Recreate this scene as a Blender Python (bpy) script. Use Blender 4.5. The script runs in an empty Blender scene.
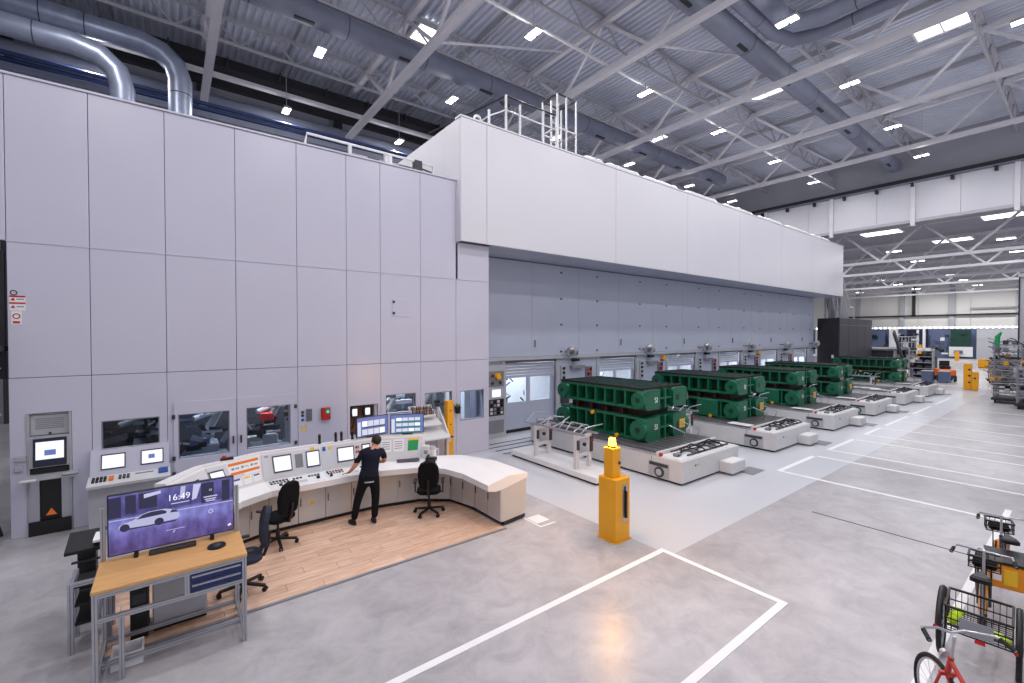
import bpy, bmesh, math, random
from mathutils import Vector, Matrix
R = math.radians
rnd = random.Random(7)
scene = bpy.context.scene
COL = scene.collection

# ------------------------------------------------------------------ camera, world, exposure
cam_d = bpy.data.cameras.new('camera')
cam = bpy.data.objects.new('camera', cam_d)
COL.objects.link(cam)
cam_d.sensor_width = 36.0
cam_d.lens = 448.0 / 1024.0 * 36.0
cam_d.clip_start = 0.05
cam_d.clip_end = 400
cam.location = (0, 0, 3.7)
cam.rotation_euler = (R(90 - 0.9), 0, R(52.7 - 90))
scene.camera = cam

world = bpy.data.worlds.new('world')
scene.world = world
world.use_nodes = True
wb = world.node_tree.nodes['Background']
wb.inputs[0].default_value = (0.86, 0.89, 1.0, 1)
wb.inputs[1].default_value = 0.62

scene.view_settings.view_transform = 'Standard'
scene.view_settings.look = 'None'
scene.view_settings.gamma = 1.0
scene.view_settings.use_curve_mapping = False
scene.view_settings.exposure = -0.05
LAMP_W = 165.0          # watts of each high-bay lamp

# ------------------------------------------------------------------ materials
def lin(c):
    return tuple(((x / 255.0) / 12.92 if x / 255.0 <= 0.04045 else ((x / 255.0 + 0.055) / 1.055) ** 2.4) for x in c)
MATS = {}
def mat(name, rgb, rough=0.5, metal=0.0, var=0.06, scale=3.0, spec=0.5, bump=0.0, stretch=None, rvar=0.0):
    """plain paint / metal with a little procedural mottling"""
    m = bpy.data.materials.new(name); m.use_nodes = True
    nt = m.node_tree; b = nt.nodes['Principled BSDF']
    b.inputs['Roughness'].default_value = rough
    b.inputs['Metallic'].default_value = metal
    b.inputs['Specular IOR Level'].default_value = spec
    c = lin(rgb)
    tc = nt.nodes.new('ShaderNodeTexCoord')
    mp = nt.nodes.new('ShaderNodeMapping')
    if stretch: mp.inputs['Scale'].default_value = stretch
    nz = nt.nodes.new('ShaderNodeTexNoise')
    nz.inputs['Scale'].default_value = scale; nz.inputs['Detail'].default_value = 5
    cr = nt.nodes.new('ShaderNodeValToRGB')
    cr.color_ramp.elements[0].position = 0.3; cr.color_ramp.elements[1].position = 0.7
    cr.color_ramp.elements[0].color = tuple(x * (1 - var) for x in c) + (1,)
    cr.color_ramp.elements[1].color = tuple(min(1, x * (1 + var)) for x in c) + (1,)
    L = nt.links
    L.new(tc.outputs['Object'], mp.inputs['Vector']); L.new(mp.outputs['Vector'], nz.inputs['Vector'])
    L.new(nz.outputs['Fac'], cr.inputs['Fac']); L.new(cr.outputs['Color'], b.inputs['Base Color'])
    if rvar:
        mr = nt.nodes.new('ShaderNodeMapRange')
        mr.inputs['To Min'].default_value = max(0.02, rough - rvar); mr.inputs['To Max'].default_value = rough + rvar
        L.new(nz.outputs['Fac'], mr.inputs['Value']); L.new(mr.outputs['Result'], b.inputs['Roughness'])
    if bump:
        bp = nt.nodes.new('ShaderNodeBump'); bp.inputs['Strength'].default_value = bump; bp.inputs['Distance'].default_value = 0.02
        L.new(nz.outputs['Fac'], bp.inputs['Height']); L.new(bp.outputs['Normal'], b.inputs['Normal'])
    MATS[name] = m
    return m
def emit(name, rgb, strength):
    m = bpy.data.materials.new(name); m.use_nodes = True
    nt = m.node_tree; b = nt.nodes['Principled BSDF']
    b.inputs['Base Color'].default_value = (0.02, 0.02, 0.02, 1)
    b.inputs['Roughness'].default_value = 0.3
    b.inputs['Emission Color'].default_value = lin(rgb) + (1,)
    b.inputs['Emission Strength'].default_value = strength
    MATS[name] = m
    return m
def glass(name, tint, refl):
    m = bpy.data.materials.new(name); m.use_nodes = True
    nt = m.node_tree; nt.nodes.remove(nt.nodes['Principled BSDF'])
    out = nt.nodes['Material Output']
    t = nt.nodes.new('ShaderNodeBsdfTransparent'); t.inputs[0].default_value = tint + (1,)
    g = nt.nodes.new('ShaderNodeBsdfGlossy'); g.inputs['Roughness'].default_value = 0.02
    f = nt.nodes.new('ShaderNodeFresnel'); f.inputs[0].default_value = refl
    mx = nt.nodes.new('ShaderNodeMixShader')
    ge = nt.nodes.new('ShaderNodeNewGeometry'); iv = nt.nodes.new('ShaderNodeMath'); iv.operation = 'SUBTRACT'; iv.inputs[0].default_value = 1.0
    ml = nt.nodes.new('ShaderNodeMath'); ml.operation = 'MULTIPLY'
    nt.links.new(ge.outputs['Backfacing'], iv.inputs[1]); nt.links.new(iv.outputs[0], ml.inputs[0]); nt.links.new(f.outputs[0], ml.inputs[1])
    nt.links.new(ml.outputs[0], mx.inputs[0]); nt.links.new(t.outputs[0], mx.inputs[1])
    nt.links.new(g.outputs[0], mx.inputs[2]); nt.links.new(mx.outputs[0], out.inputs[0])
    MATS[name] = m
    return m

mat('panel', (203, 202, 219), 0.27, 0, 0.02, 0.6, 0.55)
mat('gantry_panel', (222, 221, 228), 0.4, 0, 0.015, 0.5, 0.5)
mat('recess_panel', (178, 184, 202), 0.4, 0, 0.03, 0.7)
mat('joint', (120, 120, 132), 0.7)
mat('white', (228, 228, 230), 0.4, 0, 0.02)
mat('offwhite', (208, 207, 208), 0.45, 0, 0.03)
mat('desk_white', (236, 235, 236), 0.35, 0, 0.015)
mat('desk_panel', (214, 214, 220), 0.4, 0, 0.02)
mat('desk_base', (198, 194, 192), 0.5, 0, 0.03)
mat('black', (16, 16, 18), 0.45, 0, 0.1)
mat('rubber', (20, 20, 21), 0.75, 0, 0.1)
mat('black_fabric', (17, 17, 20), 0.9, 0, 0.2, 60, 0.2, 0.1)
mat('grey_fabric', (52, 56, 72), 0.85, 0, 0.15, 60, 0.2, 0.1)
mat('dark_grey', (58, 58, 64), 0.5, 0, 0.05)
mat('mid_grey', (128, 129, 136), 0.5, 0, 0.05)
mat('light_grey', (176, 177, 183), 0.45, 0, 0.04)
mat('steel', (190, 190, 196), 0.28, 0.9, 0.06, 8)
mat('alu', (182, 184, 192), 0.38, 0.75, 0.05, 6)
mat('duct', (150, 158, 180), 0.38, 0.5, 0.12, 3)
mat('duct_seam', (58, 62, 76), 0.5)
mat('duct_paint', (122, 127, 146), 0.5, 0.0, 0.08, 2)
mat('truss', (214, 212, 218), 0.5, 0, 0.04, 1.5)
mat('lattice', (178, 177, 184), 0.55, 0, 0.05, 1.5)
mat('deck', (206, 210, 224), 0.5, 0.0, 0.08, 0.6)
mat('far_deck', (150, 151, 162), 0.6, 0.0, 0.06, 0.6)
mat('rear_wall', (176, 178, 190), 0.7, 0, 0.06, 0.4)
mat('end_wall', (205, 206, 214), 0.4, 0, 0.04, 0.4)
mat('end_wall_dark', (160, 161, 170), 0.6, 0, 0.05, 0.4)
mat('far_wall', (226, 224, 220), 0.6, 0, 0.02, 0.4)
mat('crane_black', (34, 34, 40), 0.6, 0, 0.1)
mat('blue_pipe', (38, 60, 108), 0.45, 0, 0.05)
mat('blue_drawer', (28, 42, 98), 0.4, 0, 0.04)
mat('green', (14, 98, 70), 0.42, 0, 0.16, 5)
mat('green_shade', (8, 50, 40), 0.5, 0, 0.2, 5)  # darker copy of the die green, recess shade put into the colour
mat('die_gap', (44, 22, 20), 0.65, 0.1, 0.35, 9)
mat('die_top', (58, 84, 78), 0.45, 0.3, 0.2, 6)
mat('plate', (104, 104, 108), 0.45, 0.5, 0.12, 6, 0.5, 0.05)
mat('slot', (38, 38, 40), 0.6, 0.3)
mat('orange', (238, 150, 20), 0.45, 0, 0.04)
mat('yellow', (246, 172, 18), 0.42, 0, 0.04)
mat('orange_deep', (232, 112, 20), 0.45, 0, 0.05)
mat('amber', (220, 158, 40), 0.4, 0, 0.05)
mat('red', (196, 30, 28), 0.45, 0, 0.05)
mat('sign_orange', (236, 120, 30), 0.5, 0, 0.02)
mat('sign_yellow', (244, 198, 40), 0.5, 0, 0.02)
mat('sign_blue', (40, 84, 170), 0.5, 0, 0.02)
mat('sign_green', (20, 150, 84), 0.5, 0, 0.02)
mat('hi_vis', (206, 240, 30), 0.6, 0, 0.1, 20)
mat('bench_wood', (214, 164, 104), 0.45, 0, 0.1, 3, 0.4, 0, (1.2, 14, 14))
mat('skin', (206, 150, 120), 0.55, 0, 0.05, 9)
mat('hair', (40, 28, 24), 0.7, 0, 0.3, 50)
mat('shirt', (24, 28, 44), 0.85, 0, 0.15, 14, 0.2, 0.15)
mat('trousers', (18, 18, 22), 0.85, 0, 0.15, 14, 0.2, 0.15)
mat('shoe_sole', (210, 210, 208), 0.6)
mat('brown_part', (112, 66, 40), 0.5, 0.3, 0.25, 20)
mat('plant', (70, 110, 50), 0.6, 0, 0.2, 20)
mat('paper', (238, 238, 240), 0.7, 0, 0.01)
mat('print_grey', (150, 150, 160), 0.7)
mat('key_grey', (92, 96, 120), 0.5)
mat('coating', (200, 202, 209), 0.3, 0, 0.03, 0.5, 0.4, 0, None, 0.05)
mat('line', (240, 240, 242), 0.5, 0, 0.03, 4)
mat('trim_strip', (150, 150, 156), 0.4, 0.4)
mat('red_frame', (190, 44, 34), 0.35, 0, 0.05)
mat('navy_frame', (30, 34, 58), 0.35, 0, 0.05)
mat('board_grey', (150, 152, 160), 0.5)
mat('far_blue', (96, 108, 140), 0.5)
mat('far_green', (16, 58, 50), 0.5)
glass('pane', (0.9, 0.94, 0.98), 1.45)
glass('dark_pane', (0.8, 0.86, 0.94), 1.5)
emit('lens', (250, 250, 255), 14.0)
emit('skylight', (250, 250, 255), 3.2)
emit('screen_white', (244, 246, 255), 1.15)
emit('screen_blue', (110, 130, 200), 0.8)
emit('screen_row', (225, 230, 245), 0.9)
emit('beacon', (255, 150, 30), 30.0)
emit('beacon_core', (255, 214, 120), 60.0)
emit('tv_car', (196, 198, 236), 0.85)
emit('tv_dark', (52, 48, 96), 0.5)
emit('tv_text', (244, 244, 255), 1.1)
emit('tv_glow', (214, 214, 250), 0.85)
emit('warn_orange', (230, 110, 20), 0.5)
emit('dot_lamp', (255, 255, 250), 5.0)

def floor_material():
    m = bpy.data.materials.new('concrete'); m.use_nodes = True
    nt = m.node_tree; b = nt.nodes['Principled BSDF']; L = nt.links
    tc = nt.nodes.new('ShaderNodeTexCoord')
    n1 = nt.nodes.new('ShaderNodeTexNoise'); n1.inputs['Scale'].default_value = 0.32; n1.inputs['Detail'].default_value = 6; n1.inputs['Roughness'].default_value = 0.62
    n2 = nt.nodes.new('ShaderNodeTexNoise'); n2.inputs['Scale'].default_value = 2.1; n2.inputs['Detail'].default_value = 8; n2.inputs['Roughness'].default_value = 0.7; n2.inputs['Distortion'].default_value = 0.6
    for n in (n1, n2): L.new(tc.outputs['Object'], n.inputs['Vector'])
    b.inputs['Specular IOR Level'].default_value = 0.38
    r1 = nt.nodes.new('ShaderNodeValToRGB')
    r1.color_ramp.elements[0].position = 0.34; r1.color_ramp.elements[1].position = 0.66
    r1.color_ramp.elements[0].color = lin((175, 171, 174)) + (1,)
    r1.color_ramp.elements[1].color = lin((203, 200, 204)) + (1,)
    r2 = nt.nodes.new('ShaderNodeValToRGB')
    r2.color_ramp.elements[0].position = 0.3; r2.color_ramp.elements[1].position = 0.62
    r2.color_ramp.elements[0].color = (0.66, 0.66, 0.69, 1); r2.color_ramp.elements[1].color = (1, 1, 1, 1)
    mx = nt.nodes.new('ShaderNodeMixRGB'); mx.blend_type = 'MULTIPLY'; mx.inputs[0].default_value = 0.85
    L.new(n1.outputs['Fac'], r1.inputs['Fac']); L.new(n2.outputs['Fac'], r2.inputs['Fac'])
    L.new(r1.outputs['Color'], mx.inputs[1]); L.new(r2.outputs['Color'], mx.inputs[2])
    L.new(mx.outputs['Color'], b.inputs['Base Color'])
    mr = nt.nodes.new('ShaderNodeMapRange'); mr.inputs['To Min'].default_value = 0.22; mr.inputs['To Max'].default_value = 0.42
    L.new(n2.outputs['Fac'], mr.inputs['Value']); L.new(mr.outputs['Result'], b.inputs['Roughness'])
    MATS['concrete'] = m
floor_material()
def wood_material(name, shift):
    m = bpy.data.materials.new(name); m.use_nodes = True
    nt = m.node_tree; b = nt.nodes['Principled BSDF']; L = nt.links
    tc = nt.nodes.new('ShaderNodeTexCoord'); mp = nt.nodes.new('ShaderNodeMapping')
    mp.inputs['Scale'].default_value = (1.0, 12.0, 1.0)
    oi = nt.nodes.new('ShaderNodeObjectInfo')
    va = nt.nodes.new('ShaderNodeVectorMath'); va.operation = 'ADD'
    nz = nt.nodes.new('ShaderNodeTexNoise'); nz.inputs['Scale'].default_value = 2.6; nz.inputs['Detail'].default_value = 7; nz.inputs['Distortion'].default_value = 0.8
    cr = nt.nodes.new('ShaderNodeValToRGB')
    cr.color_ramp.elements[0].position = 0.28; cr.color_ramp.elements[1].position = 0.72
    cr.color_ramp.elements[0].color = lin((196 + shift, 156 + shift, 128 + shift)) + (1,)
    cr.color_ramp.elements[1].color = lin((240 + shift, 206 + shift, 184 + shift)) + (1,)
    L.new(tc.outputs['Object'], mp.inputs['Vector']); L.new(mp.outputs['Vector'], va.inputs[0]); L.new(oi.outputs['Random'], va.inputs[1])
    L.new(va.outputs[0], nz.inputs['Vector'])
    L.new(nz.outputs['Fac'], cr.inputs['Fac']); L.new(cr.outputs['Color'], b.inputs['Base Color'])
    b.inputs['Roughness'].default_value = 0.42
    MATS[name] = m
wood_material('plank_a', 0); wood_material('plank_b', -9); wood_material('plank_c', 8)
def tv_material():
    """the picture on the television: a violet street scene, lighter road below"""
    m = bpy.data.materials.new('tv_picture'); m.use_nodes = True
    nt = m.node_tree; b = nt.nodes['Principled BSDF']; L = nt.links
    tc = nt.nodes.new('ShaderNodeTexCoord'); sp = nt.nodes.new('ShaderNodeSeparateXYZ')
    L.new(tc.outputs['Object'], sp.inputs[0])
    cr = nt.nodes.new('ShaderNodeValToRGB'); mr = nt.nodes.new('ShaderNodeMapRange')
    mr.inputs['From Min'].default_value = 0.10; mr.inputs['From Max'].default_value = 0.78
    L.new(sp.outputs['Z'], mr.inputs['Value']); L.new(mr.outputs['Result'], cr.inputs['Fac'])
    e = cr.color_ramp.elements
    e[0].position = 0.0; e[0].color = lin((92, 78, 140)) + (1,)
    e[1].position = 1.0; e[1].color = lin((112, 108, 176)) + (1,)
    for p, c in ((0.2, (104, 92, 166)), (0.42, (140, 138, 214)), (0.54, (118, 116, 190)), (0.6, (74, 70, 130)), (0.8, (84, 80, 150))):
        q = e.new(p); q.color = lin(c) + (1,)
    mp = nt.nodes.new('ShaderNodeMapping'); mp.inputs['Scale'].default_value = (7, 1, 3.5)
    vo = nt.nodes.new('ShaderNodeTexNoise'); vo.inputs['Scale'].default_value = 1.6; vo.inputs['Detail'].default_value = 4
    L.new(tc.outputs['Object'], mp.inputs['Vector']); L.new(mp.outputs['Vector'], vo.inputs['Vector'])
    r2 = nt.nodes.new('ShaderNodeValToRGB'); r2.color_ramp.elements[0].position = 0.35; r2.color_ramp.elements[1].position = 0.65
    r2.color_ramp.elements[0].color = (0.45, 0.45, 0.5, 1); r2.color_ramp.elements[1].color = (1.25, 1.25, 1.25, 1)
    L.new(vo.outputs['Fac'], r2.inputs['Fac'])
    mx = nt.nodes.new('ShaderNodeMixRGB'); mx.blend_type = 'MULTIPLY'; mx.inputs[0].default_value = 0.75
    L.new(cr.outputs['Color'], mx.inputs[1]); L.new(r2.outputs['Color'], mx.inputs[2])
    b.inputs['Base Color'].default_value = (0.01, 0.01, 0.015, 1); b.inputs['Roughness'].default_value = 0.25
    L.new(mx.outputs['Color'], b.inputs['Emission Color']); b.inputs['Emission Strength'].default_value = 0.95
    MATS['tv_picture'] = m
tv_material()

# ------------------------------------------------------------------ mesh helpers
ORI = {}
class MB:
    """collects shapes; build() links them as ONE mesh object"""
    def __init__(s, M=None):
        s.v = []; s.f = []; s.sm = []; s.mi = []; s.M = M; s.m = 0
    def add(s, vs, fs, smooth=False):
        o = len(s.v)
        if s.M is not None: vs = [s.M @ Vector(v) for v in vs]
        s.v += [tuple(v) for v in vs]
        for f in fs:
            s.f.append(tuple(i + o for i in f)); s.sm.append(smooth); s.mi.append(s.m)
        return s
    def box(s, x0, x1, y0, y1, z0, z1):
        return s.add([(x0,y0,z0),(x1,y0,z0),(x1,y1,z0),(x0,y1,z0),(x0,y0,z1),(x1,y0,z1),(x1,y1,z1),(x0,y1,z1)],
                     [(3,2,1,0),(4,5,6,7),(0,1,5,4),(1,2,6,5),(2,3,7,6),(3,0,4,7)])
    def cbox(s, x0, x1, y0, y1, z0, z1, b=0.01):
        vs = []; ix = {}
        X = (x0, x1); Y = (y0, y1); Z = (z0, z1)
        for i in (0, 1):
            for j in (0, 1):
                for k in (0, 1):
                    ix[(i,j,k)] = len(vs)
                    xi = X[i] + (b if i == 0 else -b); yi = Y[j] + (b if j == 0 else -b); zi = Z[k] + (b if k == 0 else -b)
                    vs += [(X[i], yi, zi), (xi, Y[j], zi), (xi, yi, Z[k])]
        fs = []
        cyc = ((0,0),(1,0),(1,1),(0,1))
        for i in (0,1):
            fs.append([ix[(i,a,c)] for a, c in cyc]); fs.append([ix[(a,i,c)]+1 for a, c in cyc]); fs.append([ix[(a,c,i)]+2 for a, c in cyc])
        for i in (0,1):
            for j in (0,1):
                fs.append([ix[(i,j,0)], ix[(i,j,0)]+1, ix[(i,j,1)]+1, ix[(i,j,1)]])
                fs.append([ix[(i,0,j)], ix[(i,0,j)]+2, ix[(i,1,j)]+2, ix[(i,1,j)]])
                fs.append([ix[(0,i,j)]+1, ix[(0,i,j)]+2, ix[(1,i,j)]+2, ix[(1,i,j)]+1])
                for k in (0,1): fs.append([ix[(i,j,k)], ix[(i,j,k)]+1, ix[(i,j,k)]+2])
        return s.add(vs, fs)
    def loft(s, A, B, smooth=False, caps=True):
        n = len(A)
        fs = [(i, (i+1) % n, n + (i+1) % n, n + i) for i in range(n)]
        s.add(list(A) + list(B), fs, smooth)
        if caps:
            s.add(list(A), [tuple(range(n))[::-1]]); s.add(list(B), [tuple(range(n))])
        return s
    def prism_y(s, poly, y0, y1): return s.loft([(x, y0, z) for x, z in poly], [(x, y1, z) for x, z in poly])
    def prism_x(s, poly, x0, x1): return s.loft([(x0, y, z) for y, z in poly], [(x1, y, z) for y, z in poly])
    def prism_z(s, poly, z0, z1): return s.loft([(x, y, z0) for x, y in poly], [(x, y, z1) for x, y in poly])
    def _fr(s, d):
        d = Vector(d).normalized()
        a = Vector((0,0,1)) if abs(d.z) < 0.95 else Vector((1,0,0))
        u = d.cross(a).normalized(); w = u.cross(d).normalized()
        return d, u, w
    def bar(s, p, q, w, h=None):
        h = h or w; p = Vector(p); q = Vector(q); d, u, k = s._fr(q - p)
        c = [u*(w/2) + k*(h/2), u*(-w/2) + k*(h/2), u*(-w/2) + k*(-h/2), u*(w/2) + k*(-h/2)]
        return s.loft([p + x for x in c], [q + x for x in c])
    def cyl(s, p, q, r, r2=None, n=12, caps=True):
        r2 = r if r2 is None else r2; p = Vector(p); q = Vector(q); d, u, k = s._fr(q - p)
        A = [p + (u*math.cos(2*math.pi*i/n) + k*math.sin(2*math.pi*i/n))*r for i in range(n)]
        B = [q + (u*math.cos(2*math.pi*i/n) + k*math.sin(2*math.pi*i/n))*r2 for i in range(n)]
        return s.loft(A, B, True, caps)
    def tube(s, pts, r, n=8):
        pts = [Vector(p) for p in pts]; vs = []; fs = []
        prev = None
        for i, p in enumerate(pts):
            d = (pts[min(i+1, len(pts)-1)] - pts[max(i-1, 0)]).normalized()
            if prev is None: _, u, k = s._fr(d)
            else:
                u = (prev - d * prev.dot(d)).normalized(); k = u.cross(d)
            prev = u
            rr = r[i] if isinstance(r, (list, tuple)) else r
            vs += [p + (u*math.cos(2*math.pi*j/n) + k*math.sin(2*math.pi*j/n))*rr for j in range(n)]
        for i in range(len(pts)-1):
            for j in range(n):
                fs.append((i*n+j, i*n+(j+1)%n, (i+1)*n+(j+1)%n, (i+1)*n+j))
        s.add(vs, fs, True)
        s.add(vs[:n], [tuple(range(n))[::-1]]); s.add(vs[-n:], [tuple(range(n))])
        return s
    def torus(s, c, R0, r, axis=(0,1,0), n=28, m=8, squash=1.0, a0=0.0, a1=None):
        c = Vector(c); d, u, k = s._fr(axis); vs = []; fs = []
        full = a1 is None; a1 = 2*math.pi if full else a1
        N = n if full else n + 1
        for i in range(N):
            a = a0 + (a1-a0)*i/n; e = u*math.cos(a) + k*math.sin(a)
            for j in range(m):
                b = 2*math.pi*j/m
                vs.append(c + e*(R0 + r*math.cos(b)) + d*(r*squash*math.sin(b)))
        for i in range(n if full else n):
            i2 = (i+1) % N
            if not full and i + 1 >= N: break
            for j in range(m): fs.append((i*m+j, i2*m+j, i2*m+(j+1)%m, i*m+(j+1)%m))
        return s.add(vs, fs, True)
    def ball(s, c, r, n=12, m=8, sc=(1,1,1), z0=-1.0):
        vs = []; fs = []
        for i in range(m+1):
            a = math.pi * i / m; z = max(z0, math.cos(a)); q = math.sqrt(max(0, 1 - z*z)) if z > z0 or z0 <= -1 else math.sin(a)
            for j in range(n):
                b = 2*math.pi*j/n; vs.append((c[0]+r*sc[0]*q*math.cos(b), c[1]+r*sc[1]*q*math.sin(b), c[2]+r*sc[2]*z))
        for i in range(m):
            for j in range(n): fs.append((i*n+j, (i+1)*n+j, (i+1)*n+(j+1)%n, i*n+(j+1)%n))
        return s.add(vs, fs, True)
    def mesh(s, name, mats):
        me = bpy.data.meshes.new(name)
        me.from_pydata(s.v, [], s.f)
        me.polygons.foreach_set('use_smooth', s.sm); me.polygons.foreach_set('material_index', s.mi)
        for k in (mats if isinstance(mats, (list, tuple)) else [mats]): me.materials.append(MATS[k])
        bm = bmesh.new(); bm.from_mesh(me); bmesh.ops.recalc_face_normals(bm, faces=bm.faces); bm.to_mesh(me); bm.free()
        me.update()
        return me
    def build(s, name, mats, parent=None):
        loc = (0, 0, 0)
        if parent is not None:
            o = ORI.get(parent.name, (0,0,0))
            if any(o): s.v = [(x-o[0], y-o[1], z-o[2]) for x, y, z in s.v]
        else:
            xs, ys, zs = zip(*s.v); loc = ((min(xs)+max(xs))/2, (min(ys)+max(ys))/2, min(zs))
            s.v = [(x-loc[0], y-loc[1], z-loc[2]) for x, y, z in s.v]
        ob = bpy.data.objects.new(name, s.mesh(name, mats)); COL.objects.link(ob)
        if parent is not None:
            ob.parent = parent; ORI[ob.name] = ORI.get(parent.name, (0,0,0))
        else:
            ob.location = loc; ORI[ob.name] = loc
        return ob
def tag(o, label, cat=None, group=None, kind=None):
    if label: o['label'] = label
    if cat: o['category'] = cat
    if group: o['group'] = group
    if kind: o['kind'] = kind
    return o
def thing(name, label, cat, loc=(0,0,0), rotz=0.0, group=None, world=False, kind=None):
    """an Empty at the thing's base; world=True: parts are given in world coordinates"""
    o = bpy.data.objects.new(name, None); COL.objects.link(o)
    o.empty_display_size = 0.2; o.location = loc; o.rotation_euler = (0, 0, rotz)
    ORI[o.name] = tuple(loc) if world else (0, 0, 0)
    return tag(o, label, cat, group, kind)
def copy_tree(o, parent=None):
    c = o.copy(); COL.objects.link(c)
    if parent is not None: c.parent = parent
    for ch in list(o.children): copy_tree(ch, c)
    return c
def place(root, label, loc, rotz=None):
    c = copy_tree(root); c.location = loc; c['label'] = label
    if rotz is not None: c.rotation_euler = (0, 0, rotz)
    return c
def bx(name, m, parent, *b, bev=0):
    q = MB()
    if bev: q.cbox(*b, bev)
    else: q.box(*b)
    return q.build(name, m, parent)
def share(name, me, parent, loc=(0,0,0), rot=(0,0,0), scale=(1,1,1)):
    """one more alike piece on shared mesh data, placed inside its parent"""
    ob = bpy.data.objects.new(name, me); COL.objects.link(ob); ob.parent = parent
    o = ORI.get(parent.name, (0,0,0))
    ob.location = (loc[0]-o[0], loc[1]-o[1], loc[2]-o[2]); ob.rotation_euler = rot; ob.scale = scale
    ORI[ob.name] = (0, 0, 0)
    return ob
def text(name, string, size, m, parent, M, depth=0.002, align='CENTER'):
    """lettering as flat raised mesh; M maps the text plane (x right, y up) into the parent's coordinates"""
    cu = bpy.data.curves.new(name, 'FONT'); cu.body = string; cu.size = size; cu.align_x = align; cu.align_y = 'CENTER'
    cu.extrude = depth; cu.resolution_u = 3
    t = bpy.data.objects.new('tmp', cu); COL.objects.link(t)
    dg = bpy.context.evaluated_depsgraph_get()
    me = bpy.data.meshes.new_from_object(t.evaluated_get(dg))
    bpy.data.objects.remove(t, do_unlink=True); bpy.data.curves.remove(cu)
    me.materials.clear(); me.materials.append(MATS[m])
    o = ORI.get(parent.name, (0,0,0))
    me.transform(Matrix.Translation((-o[0], -o[1], -o[2])) @ M)
    ob = bpy.data.objects.new(name, me); COL.objects.link(ob); ob.parent = parent; ORI[ob.name] = o
    return ob
def face_y(x, y, z):   # text plane facing -Y (towards the camera side)
    return Matrix.Translation((x, y, z)) @ Matrix.Rotation(R(90), 4, 'X')
ORD = ['first', 'second', 'third', 'fourth', 'fifth', 'sixth', 'seventh', 'eighth', 'ninth', 'tenth']
# ------------------------------------------------------------------ the setting: floor, markings
fl = MB().box(-14, 110, -12, 30, -0.2, 0.0).build('floor', 'concrete'); tag(fl, 'grey polished concrete hall floor', kind='structure')
co = MB().prism_z([(6.55, 7.6), (6.62, 4.3), (41, 4.3), (41, 13.3), (8.0, 13.3), (8.0, 11.8), (6.55, 11.8)], 0.0, 0.004).build('coated_area', 'coating', fl)
def line(x0, x1, y0, y1): return bx('line_marking', 'line', fl, min(x0,x1), max(x0,x1), min(y0,y1), max(y0,y1), 0.0, 0.007)
w = 0.05
line(-4, 6.72, 4.5-w, 4.5+w); line(6.62, 6.72, 2.6+w, 4.5-w); line(3.0, 6.72, 2.6-w, 2.6+w)
line(-2, 14.0, 1.12-0.05, 1.12+0.05)
segs = [(13.06, 15.5), (16.7, 19.1), (20.4, 22.3), (23.0, 26.4), (27.4, 31.0), (32.0, 36.1)]
for a, b in segs: line(a, b, 5.23-0.06, 5.23+0.06)
for x in (13.1, 15.6, 16.75, 19.1, 20.4, 22.3, 24.6, 27.0, 31.0, 36.0):
    line(x-0.055, x+0.055, 1.17 if x < 14 else -3.0, 5.17)
line(36.6, 46, 3.3, 3.42); line(44.5, 44.7, 3.5, 30)
for yy in (4.2, 4.5, 4.75): line(40.5+yy, 41.3+yy, yy, yy+0.12)
# joint in the concrete near the bikes
bx('expansion_joint', 'slot', fl, 10.6, 10.63, -4, 3.6, 0.0, 0.003)
# small white floor hatch outline at the desk end
line(5.6, 5.64, 6.49, 7.0); line(5.6, 6.0, 6.45, 6.49); line(5.66, 5.98, 6.62, 6.95)

# wooden plank floor inside the control desk
wf = thing('floor_wood', 'light oak plank floor inside the curved control desk', None, (2.2, 8.0, 0), world=True, kind='structure')
bx('floor_wood_base', 'slot', wf, -0.72, 5.02, 6.84, 9.3, 0.0, 0.008)
yy = 6.84; row = 0
while yy < 9.25:
    y2 = min(yy + 0.195, 9.3); x = -0.72 - (row * 0.47 % 1.25)
    while x < 5.02:
        a = max(-0.72, x); b = min(x + 1.25, 5.02)
        if b - a > 0.03:
            bx('plank', rnd.choice(['plank_a', 'plank_a', 'plank_b', 'plank_c']), wf, a + 0.0025, b - 0.0025, yy + 0.0025, y2 - 0.0025, 0.003, 0.014)
        x += 1.25
    yy = y2; row += 1
bx('edge_strip', 'trim_strip', wf, -0.72, 5.05, 6.79, 6.84, 0.0, 0.018)

# ------------------------------------------------------------------ panels with openings
def cells(x0, x1, z0, z1, holes):
    """rectangles of a panel that are left when the holes are cut out"""
    xs = sorted({x0, x1} | {min(max(h[i], x0), x1) for h in holes for i in (0, 1)})
    out = []
    for a, b in zip(xs, xs[1:]):
        if b - a < 1e-6: continue
        z = z0
        for h in sorted([h for h in holes if h[0] < (a+b)/2 < h[1]], key=lambda h: h[2]):
            if h[2] > z: out.append((a, b, z, min(h[2], z1)))
            z = max(z, h[3])
        if z < z1: out.append((a, b, z, z1))
    return out
def panel(name, m, parent, x0, x1, z0, z1, y0, y1, holes=(), g=0.0045):
    q = MB()
    hs = [h for h in holes if h[0] < x1 and h[1] > x0 and h[2] < z1 and h[3] > z0]
    if not hs: q.cbox(x0+g, x1-g, y0, y1, z0+g, z1-g, 0.006)
    else:
        for c in cells(x0+g, x1-g, z0+g, z1-g, hs): q.box(c[0], c[1], y0, y1, c[2], c[3])
    return q.build(name, m, parent)

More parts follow.
